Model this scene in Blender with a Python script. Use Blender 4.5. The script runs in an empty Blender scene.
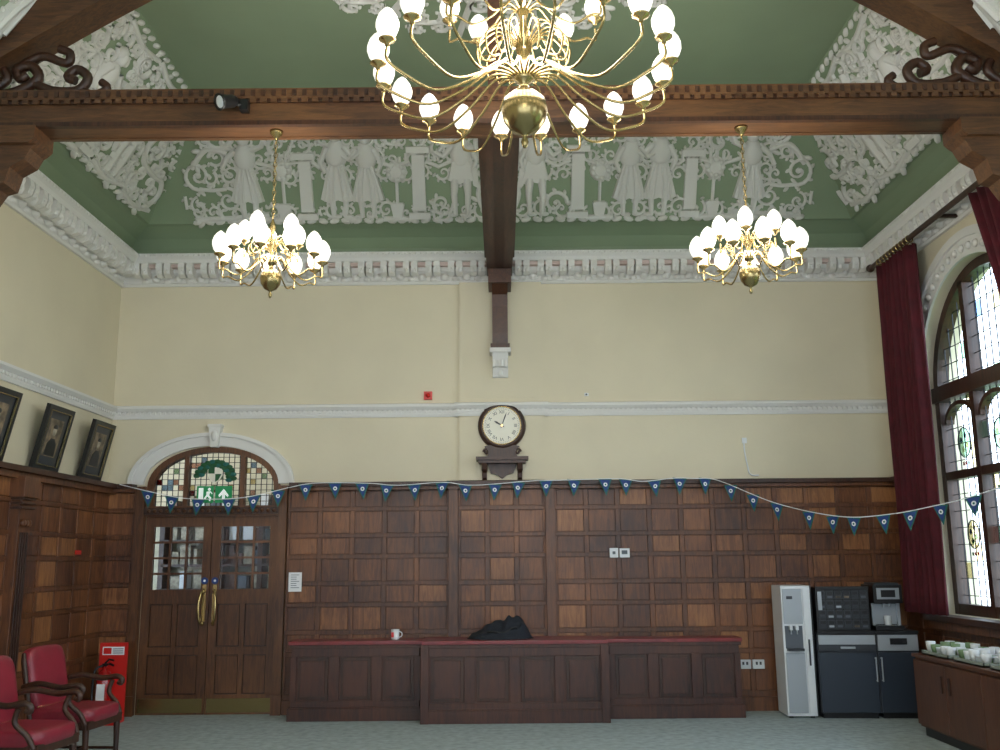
import bpy, math, random
from mathutils import Matrix, Vector, noise
random.seed(7)
sc = bpy.context.scene
pi = math.pi

# ------------------------------------------------------------------ materials
def lin(c):
    return tuple(((v/255)/12.92 if v/255 <= .04045 else ((v/255+.055)/1.055)**2.4) for v in c)+(1,)
def newmat(name):
    m = bpy.data.materials.new(name); m.use_nodes = True
    nt = m.node_tree; bs = nt.nodes['Principled BSDF']
    return m, nt, bs
def plain(name, c, rough=.5, metal=0, bump=0, bscale=60, var=0.0, vscale=3, coat=0):
    m, nt, bs = newmat(name)
    bs.inputs['Base Color'].default_value = lin(c)
    bs.inputs['Roughness'].default_value = rough
    bs.inputs['Metallic'].default_value = metal
    bs.inputs['Coat Weight'].default_value = coat
    tc = nt.nodes.new('ShaderNodeTexCoord')
    if var > 0:
        n = nt.nodes.new('ShaderNodeTexNoise'); n.inputs['Scale'].default_value = vscale; n.inputs['Detail'].default_value = 5
        nt.links.new(tc.outputs['Object'], n.inputs['Vector'])
        r = nt.nodes.new('ShaderNodeValToRGB')
        a = lin(tuple(v*(1-var) for v in c)); b = lin(tuple(min(255, v*(1+var)) for v in c))
        r.color_ramp.elements[0].color = a; r.color_ramp.elements[1].color = b
        r.color_ramp.elements[0].position = .3; r.color_ramp.elements[1].position = .7
        nt.links.new(n.outputs['Fac'], r.inputs['Fac']); nt.links.new(r.outputs['Color'], bs.inputs['Base Color'])
    if bump > 0:
        n2 = nt.nodes.new('ShaderNodeTexNoise'); n2.inputs['Scale'].default_value = bscale; n2.inputs['Detail'].default_value = 4
        nt.links.new(tc.outputs['Object'], n2.inputs['Vector'])
        bp = nt.nodes.new('ShaderNodeBump'); bp.inputs['Strength'].default_value = bump; bp.inputs['Distance'].default_value = .01
        nt.links.new(n2.outputs['Fac'], bp.inputs['Height']); nt.links.new(bp.outputs['Normal'], bs.inputs['Normal'])
    return m
def wood(name, c1, c2, rough=.45, scale=(14, 14, 1.6), coat=.12, off=0):
    m, nt, bs = newmat(name)
    tc = nt.nodes.new('ShaderNodeTexCoord'); mp = nt.nodes.new('ShaderNodeMapping')
    mp.inputs['Scale'].default_value = scale; mp.inputs['Location'].default_value = (off, off*2, off*3)
    nt.links.new(tc.outputs['Object'], mp.inputs['Vector'])
    n = nt.nodes.new('ShaderNodeTexNoise'); n.inputs['Scale'].default_value = 2.2; n.inputs['Detail'].default_value = 8
    n.inputs['Roughness'].default_value = .7; n.inputs['Distortion'].default_value = .8
    nt.links.new(mp.outputs['Vector'], n.inputs['Vector'])
    n3 = nt.nodes.new('ShaderNodeTexNoise'); n3.inputs['Scale'].default_value = 1.3; n3.inputs['Detail'].default_value = 3
    nt.links.new(tc.outputs['Object'], n3.inputs['Vector'])
    mx = nt.nodes.new('ShaderNodeMath'); mx.operation = 'MULTIPLY_ADD'; mx.inputs[1].default_value = .6
    ad = nt.nodes.new('ShaderNodeMath'); ad.operation = 'MULTIPLY'; ad.inputs[1].default_value = .4
    nt.links.new(n3.outputs['Fac'], ad.inputs[0]); nt.links.new(n.outputs['Fac'], mx.inputs[0]); nt.links.new(ad.outputs[0], mx.inputs[2])
    r = nt.nodes.new('ShaderNodeValToRGB')
    r.color_ramp.elements[0].color = lin(c1); r.color_ramp.elements[1].color = lin(c2)
    r.color_ramp.elements[0].position = .40; r.color_ramp.elements[1].position = .60
    nt.links.new(mx.outputs[0], r.inputs['Fac']); nt.links.new(r.outputs['Color'], bs.inputs['Base Color'])
    bs.inputs['Roughness'].default_value = rough; bs.inputs['Coat Weight'].default_value = coat; bs.inputs['Coat Roughness'].default_value = .3
    bp = nt.nodes.new('ShaderNodeBump'); bp.inputs['Strength'].default_value = .15; bp.inputs['Distance'].default_value = .004
    nt.links.new(n.outputs['Fac'], bp.inputs['Height']); nt.links.new(bp.outputs['Normal'], bs.inputs['Normal'])
    return m
def emis(name, c, s):
    m, nt, bs = newmat(name)
    bs.inputs['Base Color'].default_value = lin(c); bs.inputs['Emission Color'].default_value = lin(c)
    bs.inputs['Emission Strength'].default_value = s; bs.inputs['Roughness'].default_value = .3
    return m
def glass(name, c, alpha_tr=.85):
    m = bpy.data.materials.new(name); m.use_nodes = True; nt = m.node_tree
    for n in list(nt.nodes): nt.nodes.remove(n)
    o = nt.nodes.new('ShaderNodeOutputMaterial'); t = nt.nodes.new('ShaderNodeBsdfTransparent'); t.inputs['Color'].default_value = lin(c)
    g = nt.nodes.new('ShaderNodeBsdfGlossy'); g.inputs['Roughness'].default_value = .08
    x = nt.nodes.new('ShaderNodeMixShader'); x.inputs['Fac'].default_value = 1-alpha_tr
    nt.links.new(t.outputs[0], x.inputs[1]); nt.links.new(g.outputs[0], x.inputs[2]); nt.links.new(x.outputs[0], o.inputs['Surface'])
    return m

CREAM = plain('cream_paint', (216, 206, 179), .6, bump=.08, bscale=25, var=.02, vscale=1.2)
WHITE = plain('white_plaster', (222, 220, 215), .6, bump=.12, bscale=90)
RELW = plain('relief_plaster', (214, 213, 207), .65, bump=.1, bscale=70)
GREEN = plain('sage_green_paint', (132, 149, 120), .6, bump=.05, bscale=20, var=.03, vscale=1)
PINK = plain('faded_rose_paint', (204, 182, 174), .6, var=.04)
WOODS = [wood('oak_panel_a', (80, 42, 22), (142, 90, 52), off=0), wood('oak_panel_b', (98, 56, 30), (162, 108, 64), off=5), wood('oak_panel_c', (62, 32, 18), (116, 70, 40), off=9), wood('oak_panel_d', (72, 38, 19), (128, 78, 42), off=14)]
WSTILE = wood('oak_stile', (66, 36, 20), (118, 72, 40), off=3)
WDARK = wood('oak_dark', (40, 20, 12), (74, 42, 24))
WBEAM = wood('oak_beam', (64, 39, 23), (108, 72, 42), scale=(1.6, 14, 14))
WBEAMY = wood('oak_beam_ridge', (52, 29, 20), (86, 52, 34), scale=(14, 1.6, 14))
WDOOR = wood('oak_door', (70, 40, 21), (114, 72, 40))
WBENCH = wood('mahogany_bench', (50, 23, 16), (84, 46, 30), rough=.45)
BTOP = plain('bench_top_crimson', (124, 44, 46), .3, var=.12, vscale=8, coat=.2)
WCAB = wood('cabinet_brown', (78, 45, 28), (102, 62, 40), rough=.45)
CARPET = plain('carpet', (160, 172, 172), .95, bump=.5, bscale=180, var=.09, vscale=14)
BRASS = plain('brass', (190, 166, 114), .22, .9)
BRASSD = plain('antique_brass', (156, 138, 94), .26, .9)
BLACK = plain('black_plastic', (20, 20, 22), .35)
CHAR = plain('charcoal_plastic', (48, 52, 58), .4)
SILV = plain('silver_panel', (170, 176, 182), .35, .3)
WPLA = plain('white_plastic', (225, 228, 230), .4)
REDL = plain('red_leather', (132, 32, 48), .4, bump=.2, bscale=120, var=.08, vscale=8, coat=.2)
REDP = plain('fire_red', (205, 36, 30), .35)
REDD = plain('extinguisher_red', (160, 18, 20), .2, coat=.5)
CURT = plain('burgundy_curtain', (76, 11, 23), .85, bump=.2, bscale=200, var=.12, vscale=10)
LEAD = plain('lead_came', (40, 42, 46), .5, .5)
GLASS = glass('clear_glass', (225, 234, 240), .94)
SHADE = emis('frosted_shade_lit', (255, 251, 242), 1.0)
PAPER = plain('paper', (235, 236, 238), .7)
BLUE = plain('flag_blue', (30, 62, 124), .7)
GRNF = plain('flag_green', (30, 96, 88), .7)
EXITG = emis('exit_green', (20, 130, 75), .15)
EXITW = emis('exit_white', (240, 250, 245), .3)
FABR = plain('dark_fabric', (28, 33, 42), .9, bump=.6, bscale=60)
DIAL = plain('clock_dial', (238, 234, 218), .5)
CARD = plain('mount_card', (160, 150, 132), .8, var=.25, vscale=18)
PHOTO = plain('sepia_photo', (112, 98, 80), .5, var=.4, vscale=14)
GREYT = plain('grey_print', (90, 96, 104), .7)
LEAFG = plain('painted_leaf_green', (28, 84, 48), .6)

# ------------------------------------------------------------------ mesh builder
class B:
    def __init__(s):
        s.v = []; s.f = []; s.mi = []; s.sm = []; s.mats = []; s.M = Matrix.Identity(4)
    def add(s, vs, fs, mat, smooth=False):
        o = len(s.v)
        s.v += [tuple(s.M @ Vector(p)) for p in vs]
        if mat not in s.mats: s.mats.append(mat)
        k = s.mats.index(mat)
        for f in fs:
            s.f.append(tuple(i+o for i in f)); s.mi.append(k); s.sm.append(smooth)
    def box(s, x0, y0, z0, x1, y1, z1, mat):
        s.add([(x0, y0, z0), (x1, y0, z0), (x1, y1, z0), (x0, y1, z0), (x0, y0, z1), (x1, y0, z1), (x1, y1, z1), (x0, y1, z1)],
              [(0, 3, 2, 1), (4, 5, 6, 7), (0, 1, 5, 4), (1, 2, 6, 5), (2, 3, 7, 6), (3, 0, 4, 7)], mat)
    def prism(s, poly, plane, d0, d1, mat, smooth=False):
        n = len(poly)
        def P(a, b, d):
            return (a, d, b) if plane == 'xz' else ((d, a, b) if plane == 'yz' else (a, b, d))
        vs = [P(a, b, d0) for a, b in poly]+[P(a, b, d1) for a, b in poly]
        fs = [tuple(range(n-1, -1, -1)), tuple(range(n, 2*n))]
        s.add(vs, fs, mat)
        s.add(vs, [(i, (i+1) % n, n+(i+1) % n, n+i) for i in range(n)], mat, smooth)
    def ring(s, po, pin, plane, d0, d1, mat):
        for i in range(len(po)-1):
            s.prism([po[i], po[i+1], pin[i+1], pin[i]], plane, d0, d1, mat)
    def lathe(s, prof, c, mat, seg=20, axis='z', smooth=True):
        vs = []; fs = []
        for r, z in prof:
            for k in range(seg):
                a = 2*pi*k/seg; x, y = r*math.cos(a), r*math.sin(a)
                if axis == 'z': vs.append((c[0]+x, c[1]+y, c[2]+z))
                elif axis == 'y': vs.append((c[0]+x, c[1]+z, c[2]+y))
                else: vs.append((c[0]+z, c[1]+x, c[2]+y))
        for i in range(len(prof)-1):
            for k in range(seg):
                k2 = (k+1) % seg
                fs.append((i*seg+k, i*seg+k2, (i+1)*seg+k2, (i+1)*seg+k))
        s.add(vs, fs, mat, smooth)
        n = len(prof)
        for i in (0, n-1):
            if prof[i][0] > 1e-4: s.add(vs[i*seg:(i+1)*seg], [tuple(range(seg))], mat)
    def disc(s, c, r, d0, d1, mat, seg=32):
        s.prism([(c[0]+r*math.cos(2*pi*k/seg), c[1]+r*math.sin(2*pi*k/seg)) for k in range(seg)], 'xz', d0, d1, mat)
    def tube(s, pts, r, mat, seg=8, smooth=True):
        pts = [Vector(p) for p in pts]; n = len(pts)
        rs = r if isinstance(r, (list, tuple)) else [r]*n
        vs = []; up = None
        for i in range(n):
            t = (pts[min(i+1, n-1)]-pts[max(i-1, 0)])
            if t.length < 1e-9: t = Vector((0, 0, 1))
            t.normalize()
            if up is None:
                up = Vector((0, 0, 1)) if abs(t.z) < .9 else Vector((1, 0, 0))
            a = t.cross(up)
            if a.length < 1e-6: a = t.cross(Vector((0, 1, 0)))
            a.normalize(); b = a.cross(t).normalized(); up = b
            for k in range(seg):
                g = 2*pi*k/seg
                vs.append(tuple(pts[i]+a*math.cos(g)*rs[i]+b*math.sin(g)*rs[i]))
        fs = []
        for i in range(n-1):
            for k in range(seg):
                k2 = (k+1) % seg
                fs.append((i*seg+k, i*seg+k2, (i+1)*seg+k2, (i+1)*seg+k))
        s.add(vs, fs, mat, smooth)
        s.add(vs[:seg], [tuple(range(seg))], mat); s.add(vs[-seg:], [tuple(range(seg))], mat)
    def ball(s, c, rx, ry, rz, mat, e=1.0, su=16, sv=10):
        def sg(x, p): return math.copysign(abs(x)**p, x)
        vs = []; fs = []
        for j in range(sv+1):
            ph = -pi/2+pi*j/sv
            for k in range(su):
                th = 2*pi*k/su
                vs.append((c[0]+rx*sg(math.cos(ph), e)*sg(math.cos(th), e), c[1]+ry*sg(math.cos(ph), e)*sg(math.sin(th), e), c[2]+rz*sg(math.sin(ph), e)))
        for j in range(sv):
            for k in range(su):
                k2 = (k+1) % su
                fs.append((j*su+k, j*su+k2, (j+1)*su+k2, (j+1)*su+k))
        s.add(vs, fs, mat, True)
    def wall(s, a0, a1, z0, z1, holes, plane, d0, d1, mat):
        cur = a0
        for (ca, h, zsill, zs, rise) in sorted(holes):
            s.prism([(cur, z0), (ca-h, z0), (ca-h, z1), (cur, z1)], plane, d0, d1, mat)
            if zsill > z0: s.prism([(ca-h, z0), (ca+h, z0), (ca+h, zsill), (ca-h, zsill)], plane, d0, d1, mat)
            N = 28; P = [(ca-h*math.cos(pi*i/N), zs+rise*math.sin(pi*i/N)) for i in range(N+1)]
            for i in range(N):
                s.prism([P[i], P[i+1], (P[i+1][0], z1), (P[i][0], z1)], plane, d0, d1, mat)
            cur = ca+h
        s.prism([(cur, z0), (a1, z0), (a1, z1), (cur, z1)], plane, d0, d1, mat)
    def obj(s, name, bevel=0, parent=None, loc=None, rot=None):
        me = bpy.data.meshes.new(name); me.from_pydata(s.v, [], s.f)
        for m in s.mats: me.materials.append(m)
        me.polygons.foreach_set('material_index', s.mi); me.polygons.foreach_set('use_smooth', s.sm)
        me.update()
        o = bpy.data.objects.new(name, me); sc.collection.objects.link(o)
        if bevel:
            md = o.modifiers.new('bevel', 'BEVEL'); md.width = bevel; md.segments = 2; md.limit_method = 'ANGLE'; md.angle_limit = .7
        if parent: o.parent = parent
        if loc: o.location = loc
        if rot: o.rotation_euler = rot
        return o
def arch(c, h, zs, rise, N=28):
    return [(c-h*math.cos(pi*i/N), zs+rise*math.sin(pi*i/N)) for i in range(N+1)]
def catmull(P, n=6):
    P = [Vector(p) for p in P]; out = []
    for i in range(len(P)-1):
        p0 = P[max(i-1, 0)]; p1 = P[i]; p2 = P[i+1]; p3 = P[min(i+2, len(P)-1)]
        for k in range(n):
            t = k/n
            out.append(.5*((2*p1)+(-p0+p2)*t+(2*p0-5*p1+4*p2-p3)*t*t+(-p0+3*p1-3*p2+p3)*t**3))
    out.append(P[-1]); return out
def text(name, body, loc, rot, size, mat, parent=None, extrude=.001):
    cu = bpy.data.curves.new(name, 'FONT'); cu.body = body; cu.size = size; cu.align_x = 'CENTER'; cu.align_y = 'CENTER'; cu.extrude = extrude
    cu.materials.append(mat); o = bpy.data.objects.new(name, cu); sc.collection.objects.link(o)
    o.location = loc; o.rotation_euler = rot
    if parent: o.parent = parent
    return o

XL, XR, YB, YF = -4.27, 4.30, 10.35, -2.2

# ------------------------------------------------------------------ shell
b = B(); b.box(XL-.3, YF-.3, -.1, XR+.3, YB+.0, 0, CARPET); b.box(XL-1.3, YB, -.1, XR+.3, YB+2.5, 0, CARPET); b.obj('floor')
DC, DH = -3.11, .72
b = B(); b.wall(XL-.2, XR+.2, 0, 5.2, [(DC, DH, 0, 2.36, .43)], 'xz', YB, YB+.2, CREAM)
b.box(-.45, YB-.05, 2.4, .47, YB, 4.62, CREAM)
b.box(-.36, YB-.058, 3.3, .38, YB-.05, 4.5, CREAM)
b.obj('wall_back')
b = B(); b.box(XL-.2, YF-.2, 0, XL, YB, 5.2, CREAM); b.obj('wall_left')
WC, WH, WS, WSP = 8.4, 1.1, 1.0, 3.15
holes = [(WC, WH, WS, WSP, 1.1), (4.9, 1.1, WS, WSP, 1.1), (1.4, 1.1, WS, WSP, 1.1)]
b = B(); b.wall(YF-.2, YB, 0, 5.2, holes, 'yz', XR, XR+.35, CREAM); b.obj('wall_right')
FH = [(-2.6, 1.2, .8, 3.1, 1.2), (.1, 1.2, .8, 3.1, 1.2), (2.8, 1.2, .8, 3.1, 1.2)]  # unseen openings behind the camera, added to let in frontal fill light
b = B(); b.wall(XL-.2, XR+.3, 0, 5.2, FH, 'xz', YF-.3, YF, CREAM); b.obj('wall_front')

# ceiling: coved tray
rings = [(0, 4.88), (.10, 4.90), (.14, 5.0), (.22, 5.10), (.33, 5.17), (.39, 5.20), (.43, 5.20), (1.12, 6.33)]
b = B(); vs = []
for r, z in rings:
    vs += [(XL+r, YF+r, z), (XR-r, YF+r, z), (XR-r, YB-r, z), (XL+r, YB-r, z)]
fs = []
for i in range(len(rings)-1):
    for k in range(4):
        fs.append((i*4+k, i*4+(k+1) % 4, (i+1)*4+(k+1) % 4, (i+1)*4+k))
n = (len(rings)-1)*4; fs.append((n, n+1, n+2, n+3)); b.add(vs, fs, GREEN)
b.obj('ceiling')

# ------------------------------------------------------------------ cornice
prof = [(0, 4.61), (.03, 4.61), (.045, 4.635), (.03, 4.65), (.05, 4.71), (.09, 4.745), (.10, 4.78), (.10, 4.79), (0, 4.79)]
prof2 = [(0, 4.825), (.22, 4.825), (.24, 4.86), (.27, 4.89), (.27, 4.92), (0, 4.92)]
def leafdome(b, c, n, u, w, rx, rz, h, mat):
    n = Vector(n); u = Vector(u); w = Vector(w); c = Vector(c); vs = []; S = 8
    for k in range(S):
        a = 2*pi*k/S; vs.append(c+u*rx*math.cos(a)+w*rz*math.sin(a))
    for k in range(S):
        a = 2*pi*k/S; vs.append(c+u*rx*.6*math.cos(a)+w*rz*.6*math.sin(a)+n*h*.75)
    vs.append(c+n*h)
    fs = [(k, (k+1) % S, S+(k+1) % S, S+k) for k in range(S)]+[(S+k, S+(k+1) % S, 2*S) for k in range(S)]
    b.add(vs, fs, mat, True)
def cornice(name, kind):
    b = B()
    def W(r, a, z):
        return (a, YB-r, z) if kind == 'back' else ((XL+r, a, z) if kind == 'left' else (XR-r, a, z))
    if kind == 'back':
        a0, a1 = XL, XR
        for p in (prof, prof2): b.prism([(YB-r, z) for r, z in p], 'yz', a0, a1, WHITE)
        b.box(a0, YB-.17, 4.786, a1, YB, 4.826, PINK); nrm, u = (0, -1, 0), (1, 0, 0)
    else:
        a0, a1 = YF, YB; sx = 1 if kind == 'left' else -1; x = XL if kind == 'left' else XR
        for p in (prof, prof2): b.prism([(x+sx*r, z) for r, z in p], 'xz', a0, a1, WHITE)
        b.box(min(x, x+sx*.17), a0, 4.786, max(x, x+sx*.17), a1, 4.826, PINK); nrm, u = (sx, 0, 0), (0, 1, 0)
    a = a0+.28
    while a < a1-.25:
        for da in (-.045, .045):
            Q = [(0, 4.71), (.09, 4.69), (.13, 4.675), (.20, 4.70), (.225, 4.77), (.215, 4.835), (0, 4.835)]
            if kind == 'back': b.prism([(YB-q, z) for q, z in Q], 'yz', a+da-.035, a+da+.035, WHITE)
            else: b.prism([(x+sx*q, z) for q, z in Q], 'xz', a+da-.035, a+da+.035, WHITE)
            leafdome(b, W(.205, a+da, 4.725), nrm, u, (0, 0, 1), .022, .035, .025, WHITE)
        leafdome(b, W(.045, a+.125, 4.69), nrm, u, (0, 0, 1), .055, .045, .05, WHITE)
        leafdome(b, W(.03, a, 4.665), nrm, u, (0, 0, 1), .05, .035, .04, WHITE)
        a += .25
    a = a0+.05
    while a < a1:
        leafdome(b, W(.26, a, 4.90), nrm, u, (0, 0, 1), .022, .022, .02, WHITE); a += .06
    b.obj(name)
cornice('trim_1', 'back'); cornice('trim_2', 'left'); cornice('trim_3', 'right')
for nm, x, sx in (('trim_4', XL, 1), ('trim_5', XR, -1)):
    b = B(); y = 4.0
    while y < YB-.2:
        leafdome(b, (x+sx*.12, y, 4.73), (sx*.7, 0, -.7), (0, 1, 0), (sx*.7, 0, .7), .09, .065, .05, WHITE)
        b.tube([(x+sx*(.13+.03*math.sin(t)), y+.12+.05*math.cos(t*1.0)*(1-t/9), 4.71+.045*math.sin(t)*(1-t/9)) for t in [k*.7 for k in range(10)]], .012, WHITE, 5)
        y += .25
    b.obj(nm)

def rail(b, kind, a0, a1, off=0):
    pr = [(0, 3.10), (.02, 3.10), (.03, 3.13), (.03, 3.17), (.05, 3.18), (.075, 3.21), (.075, 3.235), (.03, 3.25), (0, 3.25)]
    if kind == 'back':
        b.prism([(YB-off-r, z) for r, z in pr], 'yz', a0, a1, WHITE)
        a = a0+.02
        while a < a1-.03:
            b.box(a, YB-off-.05, 3.145, a+.028, YB-off, 3.175, WHITE); a += .055
    else:
        sx = 1 if kind == 'left' else -1; x = XL if kind == 'left' else XR
        b.prism([(x+sx*r, z) for r, z in pr], 'xz', a0, a1, WHITE)
        a = a0+.02
        while a < a1-.03:
            b.box(min(x, x+sx*.05), a, 3.145, max(x, x+sx*.05), a+.028, 3.175, WHITE); a += .055
b = B(); rail(b, 'back', XL, -.47); rail(b, 'back', -.50, .52, .05); rail(b, 'back', .49, XR); b.obj('trim_6')
b = B(); rail(b, 'left', 2, YB); b.obj('trim_7')
b = B(); rail(b, 'right', 9.76, YB); b.obj('trim_8')

# ------------------------------------------------------------------ ceiling relief
def mk(o, s_, t_, n_):
    M = Matrix.Identity(4)
    for i in range(3):
        M[i][0] = s_[i]; M[i][1] = t_[i]; M[i][2] = n_[i]; M[i][3] = o[i]
    return M
L = math.hypot(.69, 1.13); ct, st = .69/L, 1.13/L
class R(B):
    K = 1.3
    def stroke(s, pts, w, h=.03):
        n = len(pts); ws = w if isinstance(w, (list, tuple)) else [w]*n; vs = []; h = h*1.25
        for i in range(n):
            a = Vector(pts[max(i-1, 0)]); c = Vector(pts[min(i+1, n-1)]); d = (c-a)
            if d.length < 1e-9: d = Vector((1, 0))
            d.normalize(); p = Vector((-d.y, d.x)); q = Vector(pts[i])
            for k, hh in ((1, -.01), (.6, h), (-.6, h), (-1, -.01)):
                e = q+p*k*ws[i]*.5*s.K; vs.append((e.x, e.y, hh))
        fs = []
        for i in range(n-1):
            for k in range(3): fs.append((i*4+k, i*4+k+1, (i+1)*4+k+1, (i+1)*4+k))
        s.add(vs, fs, RELW, True)
    def dome(s, cx, cy, rx, ry, h=.04, rot=0, S=12):
        vs = []; cr, sr = math.cos(rot), math.sin(rot); rx *= 1.1; ry *= 1.15
        for q, hh in ((1, -.01), (.85, h*.6), (.5, h*.92)):
            for k in range(S):
                a = 2*pi*k/S; x, y = rx*q*math.cos(a), ry*q*math.sin(a); vs.append((cx+x*cr-y*sr, cy+x*sr+y*cr, hh))
        vs.append((cx, cy, h)); fs = []
        for j in range(2):
            for k in range(S): fs.append((j*S+k, j*S+(k+1) % S, (j+1)*S+(k+1) % S, (j+1)*S+k))
        fs += [(2*S+k, 2*S+(k+1) % S, 3*S) for k in range(S)]
        s.add(vs, fs, RELW, True)
    def poly(s, pts, h=.035, ins=.92):
        cx = sum(p[0] for p in pts)/len(pts); cy = sum(p[1] for p in pts)/len(pts); n = len(pts)
        vs = [(x, y, -.01) for x, y in pts]+[(cx+(x-cx)*ins, cy+(y-cy)*ins, h) for x, y in pts]
        s.add(vs, [(i, (i+1) % n, n+(i+1) % n, n+i) for i in range(n)]+[tuple(range(n, 2*n))], RELW)
    def spiral(s, cx, cy, r, a0, d=1, turns=1.4, w=.045):
        N = 20; P = []; W = []
        for i in range(N+1):
            k = i/N; rr = r*(1-k)**.9+.012; a = a0+d*turns*2*pi*k
            P.append((cx+rr*math.cos(a), cy+rr*math.sin(a))); W.append(w*(1-.55*k))
        s.stroke(P, W); s.dome(cx, cy, r*.2, r*.2, .045)
        for i in range(0, 12, 2):
            k = i/N; a = a0+d*turns*2*pi*k; rr = r*(1-k)**.9+.035
            s.dome(cx+rr*math.cos(a), cy+rr*math.sin(a), w*.95, w*.5, .03, a+.7*d, 8)
    def curve(s, P, w=.04, leaves=True):
        Q = [(p.x, p.y) for p in catmull([(x, y, 0) for x, y in P], 6)]
        s.stroke(Q, w)
        if leaves:
            for i in range(2, len(Q)-1, 3):
                d = Vector(Q[i+1])-Vector(Q[i-1]); a = math.atan2(d.y, d.x); sg = 1 if (i//3) % 2 else -1
                s.dome(Q[i][0]+sg*-math.sin(a)*w*1.1, Q[i][1]+sg*math.cos(a)*w*1.1, w*1.1, w*.5, .03, a+sg*.8, 8)
    def arab(s, cx, cy, q, m=1):
        s.spiral(cx+m*.22*q, cy+.2*q, .2*q, -pi/2, m, 1.5, .05*q); s.spiral(cx-m*.2*q, cy-.17*q, .17*q, pi/2, m, 1.4, .045*q)
        s.curve([(cx+m*.22*q, cy), (cx+m*.02*q, cy-.02*q), (cx-m*.2*q, cy)], .05*q)
        s.spiral(cx+m*.25*q, cy-.25*q, .12*q, pi/2, -m, 1.3, .035*q); s.spiral(cx-m*.27*q, cy+.22*q, .12*q, -pi/2, -m, 1.3, .035*q)
        s.curve([(cx-m*.4*q, cy-.05*q), (cx-m*.45*q, cy+.1*q), (cx-m*.36*q, cy+.35*q)], .035*q); s.curve([(cx+m*.45*q, cy-.1*q), (cx+m*.44*q, cy-.3*q)], .035*q)
    def figure(s, cx, y, H, m=1, dress=True, arm=0):
        X = lambda k: cx+m*k*H
        s.dome(X(.0), y+.9*H, .062*H, .08*H, .085); s.dome(X(-.015), y+.93*H, .08*H, .075*H, .07)
        s.dome(X(0), y+.82*H, .03*H, .05*H, .05)
        s.dome(X(0), y+.69*H, .115*H, .15*H, .085)
        if dress:
            s.poly([(X(-.08), y+.62*H), (X(.08), y+.62*H), (X(.14), y+.4*H), (X(.19), y+.2*H), (X(.08), y+.17*H), (X(0), y+.2*H), (X(-.1), y+.16*H), (X(-.2), y+.21*H), (X(-.14), y+.42*H)], .06)
            for k in (-.1, -.03, .05, .11): s.stroke([(X(k*.5), y+.58*H), (X(k), y+.4*H), (X(k*1.35), y+.2*H)], .026*H, .07)
        else:
            s.poly([(X(-.10), y+.62*H), (X(.10), y+.62*H), (X(.15), y+.4*H), (X(.02), y+.36*H), (X(-.15), y+.4*H)], .06)
            s.poly([(X(-.08), y+.72*H), (X(-.18), y+.5*H), (X(-.2), y+.3*H), (X(-.13), y+.34*H)], .045)
        for k in (-.06, .07):
            s.stroke([(X(k), y+.42*H), (X(k*1.2), y+.24*H), (X(k), y+.03*H)], [.085*H, .06*H, .04*H], .05); s.dome(X(k+.03), y+.02*H, .055*H, .022*H, .05)
        if arm == 0:
            s.stroke([(X(.09), y+.78*H), (X(.19), y+.66*H), (X(.28), y+.72*H)], [.06*H, .05*H, .035*H], .06)
            s.stroke([(X(-.09), y+.78*H), (X(-.17), y+.62*H), (X(-.12), y+.5*H)], [.06*H, .05*H, .035*H], .06)
        else:
            s.stroke([(X(.09), y+.78*H), (X(.2), y+.82*H), (X(.27), y+.97*H)], [.06*H, .05*H, .035*H], .06)
            s.stroke([(X(-.09), y+.78*H), (X(-.19), y+.7*H), (X(-.26), y+.58*H)], [.06*H, .05*H, .035*H], .06)
    def tree(s, cx, y, H):
        s.poly([(cx-.05, y), (cx+.05, y), (cx+.08, y+.15), (cx+.06, y+.17), (cx-.06, y+.17), (cx-.08, y+.15)], .05)
        s.stroke([(cx, y+.15), (cx, y+H-.08)], .03)
        s.dome(cx, y+H, .11, .11, .06)
        for k in range(9):
            a = k*.7; s.dome(cx+.08*math.cos(a), y+H+.08*math.sin(a), .035, .035, .07, 0, 7)
    def column(s, cx, y, H, w=.13):
        s.poly([(cx-w*.7, y), (cx+w*.7, y), (cx+w*.7, y+.07), (cx-w*.7, y+.07)], .06, .96)
        s.poly([(cx-w*.45, y+.07), (cx+w*.45, y+.07), (cx+w*.42, y+H-.07), (cx-w*.42, y+H-.07)], .045, .93)
        s.poly([(cx-w*.75, y+H-.07), (cx+w*.75, y+H-.07), (cx+w*.75, y+H), (cx-w*.75, y+H)], .07, .96)
        s.spiral(cx, y+H+.08, .07, -pi/2, 1, 1.2, .03)
    def back(s, x0, x1, t0, t1, seed):
        rn = random.Random(seed); t = t0; row = 0
        while t < t1:
            x = x0+(.09 if row % 2 else 0)
            while x < x1:
                s.spiral(x+rn.uniform(-.03, .03), t+rn.uniform(-.03, .03), rn.uniform(.06, .09), rn.uniform(0, 6), rn.choice([-1, 1]), 1.1, .028)
                x += .21
            t += .19; row += 1
r = R()
r.M = mk((0, YB-.43, 5.20), (1, 0, 0), (0, -ct, st), (0, -st, -ct))
r.back(-3.1, 3.1, .52, 1.2, 4); r.back(-3.3, 3.3, .12, .25, 6)
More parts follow.
